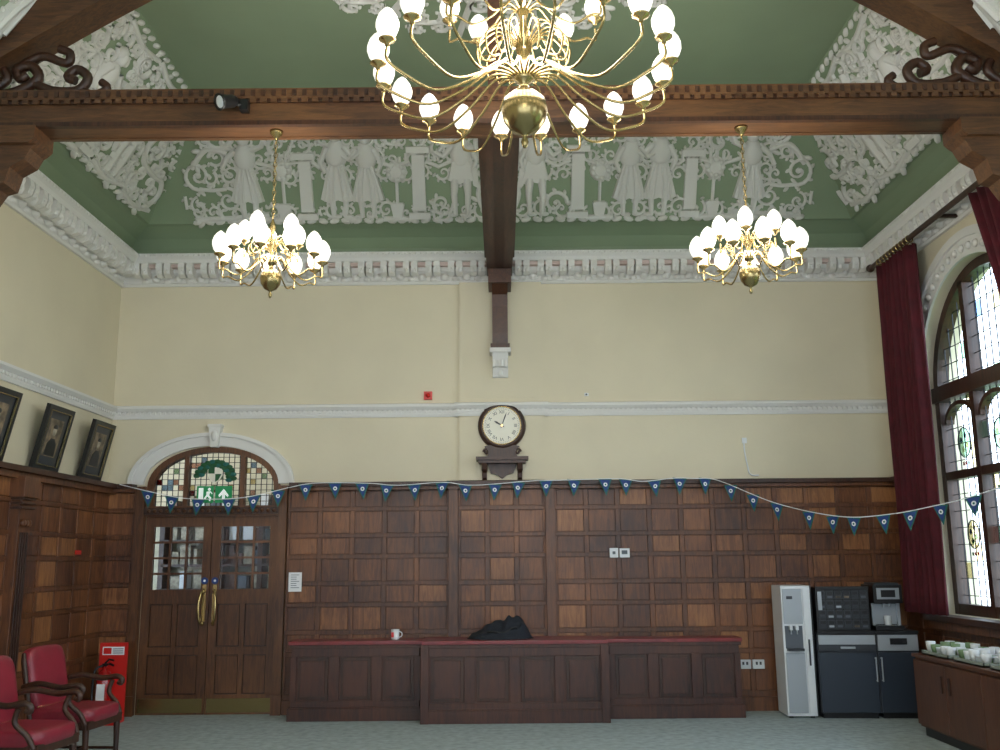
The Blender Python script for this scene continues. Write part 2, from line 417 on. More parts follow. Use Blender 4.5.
for m in (-1, 1):
    r.figure(m*.40, .06, .98, m, False, 0); r.curve([(m*.14, .08), (m*.22, .3), (m*.15, .55), (m*.24, .8), (m*.2, 1.1)], .045)
    r.spiral(m*.62, .2, .12, 0, m, 1.3, .04); r.spiral(m*.62, .78, .13, 0, -m, 1.3, .04)
    r.column(m*.86, .04, .78, .17)
    r.tree(m*1.10, .05, .5)
    r.figure(m*1.42, .05, .96, m, True, 0); r.figure(m*1.74, .05, .99, -m, True, 0)
    r.column(m*2.08, .04, .72, .16); r.tree(m*2.33, .05, .52)
    r.spiral(m*2.36, .84, .13, 0, m, 1.3, .04)
    r.figure(m*2.72, .05, .95, -m, True, 1)
    r.arab(m*3.08, .38, .72, m); r.spiral(m*3.0, .95, .15, 0, m, 1.4, .045)
    r.curve([(m*2.5, .1), (m*2.9, .06), (m*3.3, .05)], .05); r.curve([(m*2.9, .75), (m*3.12, .8), (m*3.3, .6)], .05)
    for k in range(3): r.spiral(m*(1.15+.35*k), .93+.04*(k % 2), .10, pi*k, m, 1.2, .035)
    for x0, x1 in ((.95, 1.25), (1.55, 1.62), (2.15, 2.6)):
        r.stroke([(m*x0, .04), (m*x1, .04)], .05, .04)
    for x0, x1 in ((.5, .78), (.95, 1.3), (1.85, 2.0), (2.17, 2.6)):
        r.stroke([(m*x0, .66), ((m*(x0+x1)/2), .60), (m*x1, .66)], .035, .04)
        xx = x0+.04
        while xx < x1: r.stroke([(m*xx, .66), (m*xx, .72+.06*math.sin(xx*9))], .03, .03); xx += .07
    for k in range(27):
        xx = .05+k*.125; r.dome(m*xx, 1.18+.03*math.sin(k*2), .05, .025, .03, .5*(-1)**k, 8); r.dome(m*xx, .02, .055, .03, .035, .3*(-1)**k, 8)
    for k in range(16):
        xx = .3+k*.2; r.curve([(m*xx, 1.03), (m*(xx+.06), 1.12), (m*(xx+.15), 1.08)], .03)
r.obj('ceiling_relief_panel')
for sx in (-1, 1):
    r = R()
    if sx < 0: r.M = mk((XL+.43, 0, 5.20), (0, 1, 0), (ct, 0, st), (st, 0, -ct))
    else: r.M = mk((XR-.43, 0, 5.20), (0, -1, 0), (-ct, 0, st), (-st, 0, -ct))
    S = 1 if sx < 0 else -1
    y = 9.35; i = 0
    if S > 0: r.back(3.4, 9.5, .12, 1.2, 8)
    else: r.back(-9.5, -3.4, .12, 1.2, 9)
    while y > 3.5:
        m = 1 if i % 2 else -1
        if i % 3 == 0:
            r.arab(S*y, .42, .95, m); r.arab(S*(y+.05), .98, .62, -m)
        elif i % 3 == 1:
            r.figure(S*y, .06, 1.02, m, i % 2 == 0, 1); r.spiral(S*(y-.3), .3, .16, 0, m, 1.4, .045); r.spiral(S*(y+.3), .95, .15, 0, -m, 1.4, .045); r.spiral(S*(y-.3), .85, .13, pi, m)
        else:
            r.column(S*(y+.18), .05, .75, .16); r.figure(S*(y-.15), .05, .95, -m, True, 0); r.spiral(S*(y+.2), 1.05, .12, 0, m)
        r.curve([(S*(y-.35), .08), (S*y, .03), (S*(y+.35), .1)], .05)
        r.curve([(S*(y-.35), 1.22), (S*y, 1.15), (S*(y+.35), 1.2)], .045)
        y -= .72; i += 1
    yy = 9.4
    while yy > 3.3:
        r.dome(S*yy, 1.27, .05, .025, .03, .5, 8); r.dome(S*yy, .02, .05, .025, .03, .5, 8); yy -= .13
    r.obj('ceiling_relief_panel')
r = R(); r.M = mk((0, 5.9, 6.33), (1, 0, 0), (0, -1, 0), (0, 0, -1))
for k in range(18):
    a = 2*pi*k/18; m = 1 if k % 2 else -1
    for rad, q in ((.6, .5), (1.1, .7), (1.55, .8), (2.0, .65)):
        r.arab(rad*math.cos(a+.1*rad)*.95, rad*math.sin(a+.1*rad), q*.7, m)
    r.curve([(.3*math.cos(a), .3*math.sin(a)), (.9*math.cos(a+.1), .9*math.sin(a+.1)), (2.0*math.cos(a), 2.15*math.sin(a))], .05)
r.dome(0, 0, .3, .3, .08, 0, 24)
r.obj('ceiling_relief_panel')

# ------------------------------------------------------------------ roof truss
TY0, TY1, TZ0, TZ1 = 6.41, 6.64, 4.65, 4.93
b = B()
b.box(-4.2, TY0, TZ0+.012, 4.22, TY1, TZ1-.03, WBEAM)
b.box(-4.2, TY0-.035, TZ1-.075, 4.22, TY1+.035, TZ1, WBEAM)
b.box(-4.2, TY0-.018, TZ1-.10, 4.22, TY1+.018, TZ1-.075, WDARK)
b.box(-4.2, TY0-.015, TZ0+.006, 4.22, TY0+.03, TZ0+.04, WDARK); b.box(-4.2, TY1-.03, TZ0+.006, 4.22, TY1+.015, TZ0+.04, WBEAM)
x = -4.1
while x < 4.1:
    b.box(x-.022, TY0-.034, TZ1-.105, x+.022, TY0-.018, TZ1-.075, WBEAM); b.box(x-.015, TY0-.042, TZ1-.06, x+.015, TY0-.035, TZ1-.015, WDARK); x += .075
for s_ in (-1, 1):
    P = [(-4.26, 3.75), (-4.15, 3.78), (-4.08, 3.9), (-3.95, 4.0), (-3.8, 4.03), (-3.68, 4.12), (-3.62, 4.22), (-3.55, 4.24), (-3.52, 4.36), (-3.42, 4.42), (-3.38, 4.5), (-3.34, 4.53), (-4.26, 4.53)]
    b.prism([(-s_*q, z) if s_ > 0 else (q, z) for q, z in P], 'xz', TY0+.01, TY1-.01, WBEAM)
    P = [(-4.2, 4.53), (-3.38, 4.53), (-3.34, 4.57), (-3.34, 4.662), (-4.2, 4.662)]
    b.prism([(-s_*q, z) for q, z in P] if s_ > 0 else P, 'xz', TY0-.03, TY1+.03, WBEAM)
    lo = []; up = []
    for k in range(13):
        t = k/12; X = -3.78+t*2.2; z = 5.12+.585*(X+3.78)+.06*math.sin(pi*t); lo.append((X, z)); up.append((X-.06, z+.30))
    for k in range(12):
        q = [lo[k], lo[k+1], up[k+1], up[k]]
        b.prism([(-s_*x_, z) for x_, z in q] if s_ > 0 else q, 'xz', TY0+.02, TY1-.02, WBEAM)
        q = [(lo[k][0], lo[k][1]-.008), (lo[k+1][0], lo[k+1][1]-.008), (lo[k+1][0]-.01, lo[k+1][1]+.06), (lo[k][0]-.01, lo[k][1]+.06)]
        b.prism([(-s_*x_, z) for x_, z in q] if s_ > 0 else q, 'xz', TY0-.02, TY1+.02, WBEAM)
    def T(P, r): b.tube([(p.x*(-s_) if s_ > 0 else p.x, TY0+.11, p.z) for p in catmull([(x_, 0, z_) for x_, z_ in P], 5)], r, WDARK, 8)
    T([(-3.75, 4.95), (-3.55, 5.0), (-3.42, 5.1), (-3.48, 5.2), (-3.58, 5.17), (-3.55, 5.1), (-3.5, 5.13)], .04)
    T([(-3.45, 5.06), (-3.3, 5.0), (-3.12, 5.0), (-3.05, 5.1), (-3.13, 5.17), (-3.2, 5.11), (-3.14, 5.08)], .036)
    T([(-3.55, 5.2), (-3.4, 5.28), (-3.22, 5.22), (-3.2, 5.3), (-3.28, 5.34)], .034)
    T([(-3.1, 5.0), (-2.98, 4.97), (-2.9, 5.02), (-2.95, 5.07)], .03)
    T([(-3.75, 5.0), (-3.65, 5.1), (-3.7, 5.2)], .034)
b.box(-.07, TY0+.03, TZ1, .03, TY1-.03, 6.33, WBEAMY)
b.obj('roof_truss')
b = B()
b.box(-.135, TY1, TZ0+.03, .145, YB, TZ0+.25, WBEAMY)
b.box(-.10, TY1, TZ0+.005, -.04, YB, TZ0+.03, WBEAMY); b.box(.05, TY1, TZ0+.005, .11, YB, TZ0+.03, WBEAMY)
b.box(-.04, TY1, TZ0+.015, .05, YB, TZ0+.03, WDARK)
b.box(-.16, TY1, TZ0+.2, .17, YB, TZ0+.25, WBEAMY)
b.box(-.12, 9.9, 4.50, .13, YB-.05, TZ0+.006, WBEAMY)
b.prism([(YB-.05, 3.86), (YB-.19, 3.86), (YB-.20, 4.0), (YB-.21, 4.3), (YB-.25, 4.42), (YB-.4, 4.5), (YB-.05, 4.5)], 'yz', -.08, .09, WBEAMY)
b.box(-.10, YB-.25, 3.82, .11, YB-.05, 3.87, WBEAMY)
b.obj('ceiling_beam')
b = B()
b.prism([(YB-.055, 3.52), (YB-.10, 3.52), (YB-.13, 3.58), (YB-.2, 3.70), (YB-.25, 3.78), (YB-.25, 3.82), (YB-.055, 3.82)], 'yz', -.08, .09, WHITE)
b.box(-.11, YB-.27, 3.77, .12, YB-.055, 3.82, WHITE)
for k in range(4): b.box(-.075+k*.045, YB-.20, 3.62, -.055+k*.045, YB-.10, 3.76, WHITE)
b.lathe([(0, 0), (.03, 0), (.03, .16), (0, .16)], (.005, YB-.11, 3.53), WHITE, 10)
b.obj('trim_11', bevel=.004)

# ------------------------------------------------------------------ wainscot
def grid(b, W, a0, a1, zt, pitch=.335, rows=None):
    ncol = max(1, round((a1-a0)/pitch)); p = (a1-a0)/ncol
    rows = rows or [(2.30, 2.12), (2.08, 1.84), (1.80, 1.62), (1.58, 1.34), (1.30, 1.12), (1.08, .84), (.80, .62), (.58, .20)]
    W(a0, a1, 0, .03, 0, zt, WSTILE)
    edges = [zt]+[z for r_ in rows for z in r_]+[0]
    for i in range(0, len(edges), 2):
        W(a0, a1, .03, .048, edges[i+1], edges[i], random.choice([WSTILE, WSTILE, WOODS[2]]))
    for i in range(ncol+1):
        w = .024
        for k in range(0, len(edges)-2, 2):
            W(max(a0, a0+i*p-w), min(a1, a0+i*p+w), .03, .046, edges[k+2]-.001, edges[k+1]+.001, random.choice([WSTILE, WOODS[0], WOODS[2]]))
    for (t, bt) in rows:
        for i in range(ncol):
            m = random.choice(WOODS)
            W(a0+i*p+.030, a0+(i+1)*p-.030, .03, .040, bt+.008, t-.008, m)
    W(a0, a1, .03, .075, 0, .14, WSTILE)
def Wb(off):
    def f(bb):
        return lambda a0, a1, d0, d1, z0, z1, m: bb.box(a0, YB-off-d1, z0, a1, YB-off-d0, z1, m)
    return f
b = B()
Wk = Wb(0)(b)
grid(b, Wk, XL, -3.93, 2.35); grid(b, Wk, -2.29, -.56, 2.35); grid(b, Wk, .57, XR, 2.35)
grid(b, Wb(.05)(b), -.46, .47, 2.35)
b.box(-.56, YB-.14, 0, -.46, YB, 2.33, WSTILE); b.box(.47, YB-.14, 0, .57, YB, 2.33, WSTILE)
b.box(-.46, YB-.05, 0, .47, YB, 2.33, WDARK)
for (a0, a1, o) in ((XL, -3.95, 0), (-2.27, -.58, 0), (-.58, .6, .05), (.60, XR, 0)):
    b.box(a0, YB-.10-o, 2.30, a1, YB, 2.34, WSTILE); b.box(a0, YB-.14-o, 2.34, a1, YB, 2.385, WDARK)
b.obj('trim_12', bevel=.003)
b = B()
def Wl(a0, a1, d0, d1, z0, z1, m): b.box(XL+d0, a0, z0, XL+d1, a1, z1, m)
grid(b, Wl, 3.0, 8.25, 2.35, pitch=.36); grid(b, Wl, 8.45, YB, 2.35, pitch=.36)
b.box(XL, 3, 2.28, XL+.11, YB, 2.335, WSTILE); b.box(XL, 3, 2.335, XL+.16, YB, 2.385, WDARK)
b.box(XL, 8.25, 0, XL+.12, 8.45, 2.3, WSTILE); b.box(XL, 8.22, 0, XL+.15, 8.48, .3, WSTILE)
b.box(XL, 8.21, 2.12, XL+.17, 8.49, 2.3, WSTILE)
for z in (2.02, 2.06, 2.1): b.box(XL, 8.23, z, XL+.15, 8.47, z+.02, WDARK)
for k in range(3): b.lathe([(0, 0), (.035, 0), (.03, .03), (0, .04)], (XL+.12, 8.30+.05*k, 1.9), WSTILE, 10, 'x')
for k in range(4): b.box(XL+.12, 8.28+.04*k, .4, XL+.135, 8.295+.04*k, 1.82, WDARK)
b.obj('trim_13', bevel=.003)
b = B()
def Wr(a0, a1, d0, d1, z0, z1, m): b.box(XR-d1, a0, z0, XR-d0, a1, z1, m)
grid(b, Wr, WC+WH+.02, YB, 2.35, pitch=.42)
b.box(XR-.14, WC+WH+.02, 2.335, XR, YB, 2.385, WDARK)
grid(b, Wr, 3.0, WC+WH+.02, .86, pitch=.45, rows=[(.80, .50), (.46, .18)])
b.obj('trim_14', bevel=.003)
b = B(); b.box(XR-.16, 7.15, .94, XR+.30, 9.65, .999, WDARK); b.box(XR-.12, 7.2, .86, XR-.0, 9.6, .94, WSTILE); b.obj('trim_15', bevel=.006)

# ------------------------------------------------------------------ window
COL = [glass('glass_rose', (215, 190, 182), .95), glass('glass_pale_blue', (180, 198, 218), .95), glass('glass_straw', (226, 218, 192), .95), glass('glass_pale_green', (192, 212, 196), .95)]
COLS = [glass('glass_red', (150, 70, 66), .95), glass('glass_blue', (80, 105, 150), .95), glass('glass_green', (80, 125, 98), .95)]
def window(name, cy, detail=True, M=None, h=WH, ws=WS, wsp=WSP):
    b = B()
    if M: b.M = M
    X0, X1 = XR+.10, XR+.22
    y0, y1 = cy-h, cy+h
    b.ring(arch(cy, h, wsp, h), arch(cy, h-.09, wsp, h-.09), 'yz', X0, X1, WDARK)
    for ya, yb in ((y0, y0+.09), (y1-.09, y1), (cy-.40, cy-.32), (cy+.32, cy+.40)):
        b.box(X0, ya, ws, X1, yb, wsp, WDARK)
    b.box(X0-.03, y0, wsp-.09, X1+.03, y1, wsp+.06, WDARK); b.box(X0+.004, y0, ws, X1-.004, y1, ws+.10, WDARK)
    b.box(X0+.004, y0, 2.28, X1-.004, y1, 2.36, WDARK)
    b.box(X0, cy-.40, wsp, X1, cy-.32, wsp+h-.12, WDARK); b.box(X0, cy+.32, wsp, X1, cy+.40, wsp+h-.12, WDARK)
    for c in (cy-.68, cy, cy+.68):
        b.ring(arch(c, .30, 2.83, .2, 12), arch(c, .26, 2.83, .16, 12), 'yz', X0+.02, X1-.02, WDARK)
    Xg = XR+.16
    P = [(y0+.05, ws), (y1-.05, ws)]+[(y, z) for y, z in reversed(arch(cy, h-.05, wsp, h-.05))]
    b.add([(Xg, y, z) for y, z in P], [tuple(range(len(P)))], GLASS)
    def inside(y, z): return z < wsp or (y-cy)**2+(z-wsp)**2 < (h-.09)**2
    rnd = random.Random(3)
    yy = y0+.09
    step = .113
    while detail and yy < y1-.05:
        zt = wsp+math.sqrt(max(0, (h-.09)**2-(yy-cy)**2)) if abs(yy-cy) < h-.09 else wsp
        b.box(Xg-.005, yy-.003, ws, Xg+.005, yy+.003, zt, LEAD); yy += step
    z = ws+.18
    while detail and z < wsp+h-.12:
        w = h-.09 if z < wsp else math.sqrt(max(0, (h-.09)**2-(z-wsp)**2))
        b.box(Xg-.005, cy-w, z-.003, Xg+.005, cy+w, z+.003, LEAD)
        y = y0+.09
        while y < y1-.2:
            if rnd.random() < .14 and inside(y, z+.15) and inside(y+step, z+.15):
                b.box(Xg-.004, y+.005, z+.005, Xg+.004, y+step-.005, z+.15, rnd.choice(COL))
            y += step
        z += .16
    if detail:
        for c in (cy-.68, cy, cy+.68):
            for zc_, rr in ((2.62, .12), (1.75, .11)):
                P = [(c+rr*math.cos(a), zc_+rr*1.2*math.sin(a)) for a in [2*pi*k/16 for k in range(16)]]
                b.prism(P, 'yz', Xg-.009, Xg-.005, rnd.choice(COL))
                for q in range(4):
                    a = q*pi/2+.4; P2 = [(c+rr*.5*math.cos(a)+.022*math.cos(t), zc_+rr*.6*math.sin(a)+.03*math.sin(t)) for t in [2*pi*k/8 for k in range(8)]]
                    b.prism(P2, 'yz', Xg-.013, Xg-.009, rnd.choice(COLS+COL))
                b.tube([(Xg-.01, c+rr*math.cos(a), zc_+rr*1.2*math.sin(a)) for a in [2*pi*k/20 for k in range(21)]], .006, LEAD, 5)
                for q in range(3): b.box(Xg-.008, c-.03+.05*q-.03, zc_-rr*1.8, Xg-.005, c-.03+.05*q, zc_-rr*1.5, rnd.choice(COLS))
    b.obj(name)
def portal(loc, rot, sx, sy):
    li = bpy.data.lights.new('window_portal', 'AREA'); li.shape = 'RECTANGLE'; li.size = sx; li.size_y = sy
    li.cycles.is_portal = True
    o = bpy.data.objects.new('window_portal', li); sc.collection.objects.link(o); o.location = loc; o.rotation_euler = rot
for i, c in enumerate((8.4, 4.9, 1.4)):
    window('window_%d' % (i+1), c, i == 0); portal((XR+.36, c, 2.6), (pi/2, 0, pi/2), 2.2, 3.3)
for i, (c, h, s0, sp, rs) in enumerate(FH):  # added windows behind the camera, daylight fill for the far wall
    M = Matrix(((0, 1, 0, 0), (-1, 0, 0, YF+XR+.02), (0, 0, 1, 0), (0, 0, 0, 1)))
    window('window_%d' % (i+4), c, False, M, h, s0, sp); portal((c, YF-.32, 2.55), (pi/2, 0, pi), 2.4, 3.5)
b = B()
b.ring(arch(WC, WH+.25, WSP, WH+.25), arch(WC, WH+.17, WSP, WH+.17), 'yz', XR-.05, XR, WHITE)
b.ring(arch(WC, WH+.17, WSP, WH+.17), arch(WC, WH+.0, WSP, WH+.0), 'yz', XR-.025, XR, WHITE)
for k in range(29):
    a = pi*k/28; b.lathe([(0, 0), (.04, 0), (.03, -.025), (0, -.03)], (XR-.025, WC-(WH+.085)*math.cos(a), WSP+(WH+.085)*math.sin(a)), WHITE, 8, 'x')
b.obj('trim_9')
LEAF = plain('foliage', (128, 150, 116), .8, var=.3, vscale=6, bump=.8, bscale=10)
BARK = plain('bark', (80, 66, 52), .9)
def tree(x, y, s):
    b = B(); b.tube([(0, 0, -3), (.1, .05, 0), (0, 0, 3*s)], [.25, .2, .1], BARK, 8)
    rn = random.Random(int(x*10+y))
    for k in range(26):
        c = (rn.uniform(-1.3, 1.3)*s, rn.uniform(-1.3, 1.3)*s, rn.uniform(1.0, 3.8)*s); q = rn.uniform(.3, .6)*s
        b.ball(c, q, q, q*.8, LEAF, 1, 8, 6)
    o = b.obj('tree'); o.location = (x, y, 0)
    md = o.modifiers.new('d', 'SUBSURF'); md.levels = 1; md.render_levels = 2
    tx = bpy.data.textures.new('t', 'CLOUDS'); tx.noise_scale = .25
    m2 = o.modifiers.new('dd', 'DISPLACE'); m2.texture = tx; m2.strength = .35
for x, y, s in ((12, 18.5, .85), (16, 24, 1.0), (14, 13, .8)): tree(x, y, s)
b = B(); b.box(5, -14, -3.1, 60, 60, -3.0, plain('lawn', (96, 120, 70), .95, var=.2)); b.obj('ground')

# ------------------------------------------------------------------ curtains
def curtain(name, top, bot, z0, z1, X, folds, mid=None):
    b = B(); N = folds*8; Mz = 24; vs = []
    for j in range(Mz+1):
        t = j/Mz; z = z1+(z0-z1)*t
        if mid:
            k = math.sin(min(1, t/mid[0])*pi/2); ya = top[0]+(mid[1][0]-top[0])*k; yb = top[1]+(mid[1][1]-top[1])*k
        else:
            ya = top[0]+(bot[0]-top[0])*t; yb = top[1]+(bot[1]-top[1])*t
        for i in range(N+1):
            u = i/N
            vs.append((X+.045*math.sin(u*folds*2*pi+.5*math.sin(t*3+u*5))+.012*math.sin(u*37+t*4), ya+(yb-ya)*(u+.01*math.sin(t*5+u*20)), z))
    fs = [(j*(N+1)+i, j*(N+1)+i+1, (j+1)*(N+1)+i+1, (j+1)*(N+1)+i) for j in range(Mz) for i in range(N)]
    b.add(vs, fs, CURT, True)
    o = b.obj(name); md = o.modifiers.new('s', 'SOLIDIFY'); md.thickness = .006
curtain('curtain', (9.0, 9.78), (9.02, 9.90), 1.01, 4.60, 4.09, 8)
curtain('curtain', (6.9, 7.72), None, 1.01, 4.60, 4.08, 7, mid=(.6, (6.9, 7.25)))
b = B(); b.tube([(4.08, 6.76, 4.66), (4.08, 10.0, 4.66)], .028, WDARK, 10)
for y in (6.76, 10.03): b.ball((4.08, y, 4.66), .045, .045, .045, WDARK)
for y in (6.82, 8.4, 9.9): b.box(4.07, y-.02, 4.64, 4.26, y+.02, 4.67, WDARK)
for k in range(10): b.tube([(4.08+.036*math.cos(a), 9.02+k*.083, 4.65+.036*math.sin(a)) for a in [2*pi*q/12 for q in range(13)]], .006, BRASS, 5)
b.obj('curtain_pole')

# ------------------------------------------------------------------ door
b = B()
Y0 = YB-.08
b.box(DC-DH-.09, Y0, 0, DC-DH, YB-.001, 2.36, WDOOR); b.box(DC+DH, Y0, 0, DC+DH+.09, YB-.001, 2.36, WDOOR)
b.box(DC-DH-.1, Y0-.02, 0, DC-DH+.01, Y0, .2, WDOOR); b.box(DC+DH-.01, Y0-.02, 0, DC+DH+.1, Y0, .2, WDOOR)
b.box(DC-DH, YB-.05, 2.04, DC+DH, YB+.08, 2.15, WDOOR)
b.box(DC-DH, YB-.075, 2.06, DC+DH, YB-.05, 2.13, WDARK)
for k in range(22): b.lathe([(0, 0), (.022, 0), (.018, -.012), (0, -.018)], (DC-DH+.05+k*.064, YB-.075, 2.095), WDOOR, 8, 'y')
b.ring(arch(DC, DH, 2.36, .43), arch(DC, DH-.07, 2.36, .37), 'xz', YB-.03, YB+.08, WDOOR)
for xx in (DC-DH, DC+DH-.07): b.box(xx, YB-.028, 2.15, xx+.07, YB+.078, 2.37, WDOOR)
for xx in (DC-.33, DC+.28): b.box(xx, YB-.026, 2.15, xx+.05, YB+.07, 2.72, WDOOR)
P = [(DC-DH+.03, 2.15), (DC+DH-.03, 2.15)]+list(reversed(arch(DC, DH-.03, 2.36, .40)))
b.add([(x_, YB+.03, z_) for x_, z_ in P], [tuple(range(len(P)))], GLASS)
k = DC-DH+.08
while k < DC+DH-.08:
    q = (k-DC)/(DH-.06); zt = 2.36+.37*math.sqrt(max(0, 1-q*q)); b.box(k-.003, YB+.02, 2.15, k+.003, YB+.034, zt, LEAD); k += .06
for i in range(9):
    z = 2.2+i*.06
    w = DH-.07 if z < 2.36 else (DH-.07)*math.sqrt(max(0, 1-((z-2.36)/.37)**2)); b.box(DC-w, YB+.021, z-.003, DC+w, YB+.033, z+.003, LEAD)
rn = random.Random(5)
for i in range(40):
    xx = DC-.64+rn.randint(0, 20)*.06; z = 2.2+rn.randint(0, 7)*.06
    if z < 2.36+.33*math.sqrt(max(0, 1-((xx-DC)/.66)**2))-.06: b.box(xx+.004, YB+.022, z+.004, xx+.056, YB+.028, z+.056, rn.choice(COL+COL+COL+COLS[:1]))
for k in range(26):
    a = pi*k/25-.15; rr = .20 if k % 2 else .155
    b.ball((DC+rr*math.cos(a), YB+.0, 2.45+rr*.9*math.sin(a)), .04, .012, .026, LEAFG if k % 3 else GRNF, 1, 8, 6)
b.prism([(DC-.085, 2.58), (DC+.085, 2.58), (DC+.08, 2.48), (DC+.045, 2.42), (DC, 2.395), (DC-.045, 2.42), (DC-.08, 2.48)], 'xz', YB-.005, YB+.008, DIAL)
b.prism([(DC-.075, 2.57), (DC-.005, 2.57), (DC-.005, 2.50), (DC-.072, 2.50)], 'xz', YB-.008, YB-.005, LEAFG)
b.prism([(DC+.005, 2.495), (DC+.072, 2.495), (DC+.04, 2.43), (DC+.005, 2.41)], 'xz', YB-.008, YB-.005, LEAFG)
for sgn in (-1, 1):
    xa = DC-DH+.005 if sgn < 0 else DC+.004; xb = DC-.004 if sgn < 0 else DC+DH-.005
    ya, yb = YB+.0, YB+.05
    b.box(xa, ya, .0, xa+.09, yb, 2.04, WDOOR); b.box(xb-.09, ya, 0, xb, yb, 2.04, WDOOR)
    for z0, z1 in ((0, .2), (.60, .68), (1.12, 1.27), (1.93, 2.04)): b.box(xa+.09, ya, z0, xb-.09, yb, z1, WDOOR)
    for z0, z1 in ((.2, .60), (.68, 1.12)):
        b.box(xa+.09, ya+.03, z0, xb-.09, yb-.01, z1, WDARK)
        m_ = (xa+xb)/2; b.box(m_-.025, ya+.002, z0, m_+.025, yb, z1, WDOOR)
        for p0, p1 in ((xa+.10, m_-.035), (m_+.035, xb-.10)): b.box(p0, ya+.014, z0+.012, p1, ya+.032, z1-.012, WDOOR)
    gx0, gx1 = xa+.09, xb-.09
    b.box(gx0, ya+.024, 1.27, gx1, ya+.028, 1.93, GLASS)
    for i in (1, 2): xx = gx0+(gx1-gx0)*i/3; b.box(xx-.011, ya+.005, 1.27, xx+.011, yb-.005, 1.93, WDOOR)
    for i in (1, 2, 3): z = 1.27+.66*i/4; b.box(gx0, ya+.006, z-.011, gx1, yb-.006, z+.011, WDOOR)
    b.box(xa+.02, ya-.004, .02, xb-.02, ya-.0005, .16, BRASSD)
    hx = DC+sgn*.055
    b.box(hx-.022, ya-.005, .94, hx+.022, ya-.0005, 1.32, BRASS)
    b.tube(catmull([(hx, ya-.005, .90), (hx+sgn*.022, ya-.06, .95), (hx+sgn*.035, ya-.075, 1.08), (hx+sgn*.022, ya-.06, 1.21), (hx, ya-.005, 1.27)]), .013, BRASS, 8)
    for z in (.92, 1.25): b.ball((hx, ya-.02, z), .02, .02, .02, BRASS, 1, 10, 8)
    b.disc((hx, 1.36), .036, ya-.006, ya-.0005, BLUE, 18); b.disc((hx, 1.36), .013, ya-.009, ya-.006, PAPER, 10)
b.obj('door_1')
b = B(); AC = DC-.03; AH = DH+.03
b.ring(arch(AC, AH+.15, 2.385, .56), arch(AC, AH+.11, 2.385, .52), 'xz', YB-.06, YB, WHITE)
b.ring(arch(AC, AH+.11, 2.385, .52), arch(AC, AH-.02, 2.385, .415), 'xz', YB-.035, YB, WHITE)
b.prism([(DC-.04, 2.78), (DC+.04, 2.78), (DC+.065, 3.0), (DC-.065, 3.0)], 'xz', YB-.10, YB, WHITE); b.box(DC-.075, YB-.11, 3.0, DC+.075, YB, 3.03, WHITE)
b.ball((DC, YB-.1, 2.9), .035, .02, .06, WHITE)
b.obj('trim_10')
b = B(); ex = DC+.02; ez = 2.27; ye = YB-.06
b.box(ex-.19, ye, ez-.09, ex-.01, ye+.012, ez+.09, EXITG); b.box(ex+.01, ye, ez-.09, ex+.19, ye+.012, ez+.09, EXITG)
def pz(P, m=EXITW): b.prism(P, 'xz', ye-.002, ye, m)
pz([(ex-.17, ez-.07), (ex-.12, ez-.07), (ex-.12, ez+.07), (ex-.17, ez+.07)])
b.disc((ex-.055, ez+.055), .016, ye-.003, ye, EXITW, 12)
pz([(ex-.085, ez+.03), (ex-.045, ez+.035), (ex-.055, ez-.01), (ex-.03, ez-.035), (ex-.04, ez-.07), (ex-.055, ez-.07), (ex-.052, ez-.04), (ex-.075, ez-.02), (ex-.10, ez-.06), (ex-.115, ez-.05), (ex-.085, ez-.005)])
pz([(ex-.05, ez+.03), (ex-.025, ez+.0), (ex-.02, ez+.01), (ex-.04, ez+.035)])
pz([(ex+.085, ez-.065), (ex+.115, ez-.065), (ex+.115, ez+.0), (ex+.145, ez-.03), (ex+.155, ez-.01), (ex+.10, ez+.06), (ex+.045, ez-.01), (ex+.055, ez-.03), (ex+.085, ez+.0)])
b.box(ex-.17, ye+.012, ez-.02, ex+.17, YB-.03, ez+.02, WHITE)
b.obj('exit_sign')
b = B()
b.box(-5.2, YB+2.2, 0, -1.4, YB+2.3, 3.4, CREAM); b.box(-5.3, YB+.2, 0, -5.2, YB+2.3, 3.4, CREAM); b.box(-1.4, YB+.2, 0, -1.3, YB+2.3, 3.4, CREAM); b.box(-5.2, YB+.2, 3.3, -1.4, YB+2.3, 3.4, WHITE)
b.obj('wall_corridor')
b = B()
for xx in (-4.3, -3.55, -3.05, -2.0): b.box(xx-.03, YB+1.85, 0, xx+.03, YB+2.18, 2.2, WDARK)
rn = random.Random(2)
for z in (.4, .8, 1.2, 1.5, 1.8, 2.15):
    b.box(-4.3, YB+1.85, z, -2.0, YB+2.18, z+.03, WDARK)
    x = -4.2
    while x < -2.1:
        w = rn.uniform(.04, .14); b.box(x, YB+1.95, z+.03, x+w, YB+2.15, z+.03+rn.uniform(.12, .24), rn.choice([PAPER, CARD, WCAB, CARD, GREYT])); x += w+rn.uniform(.0, .1)
b.obj('bookshelf')

# ------------------------------------------------------------------ chandeliers
def shade(b, c, s=1.0):
    b.lathe([(0, 0), (.03*s, .004*s), (.052*s, .03*s), (.066*s, .07*s), (.066*s, .10*s), (.052*s, .14*s), (.03*s, .172*s), (.008*s, .19*s), (0, .192*s)], c, SHADE, 12)
    b.lathe([(.0, -.045*s), (.012*s, -.045*s), (.014*s, -.03*s), (.045*s, -.012*s), (.05*s, -.005*s), (.03*s, .005*s), (0, .005*s)], c, BRASS, 12)
def arm(b, R_, a, z0, zr, sag, r0=.03, th=.009):
    P = [(r0, z0), (R_*.22, z0+.03), (R_*.42, z0-sag*.5), (R_*.66, z0-sag), (R_*.88, z0-sag*.75), (R_*1.0, zr-.12), (R_, zr-.045)]
    P = [(r_*math.cos(a), r_*math.sin(a), z) for r_, z in P]
    b.tube(catmull(P, 4), th, BRASS, 6)
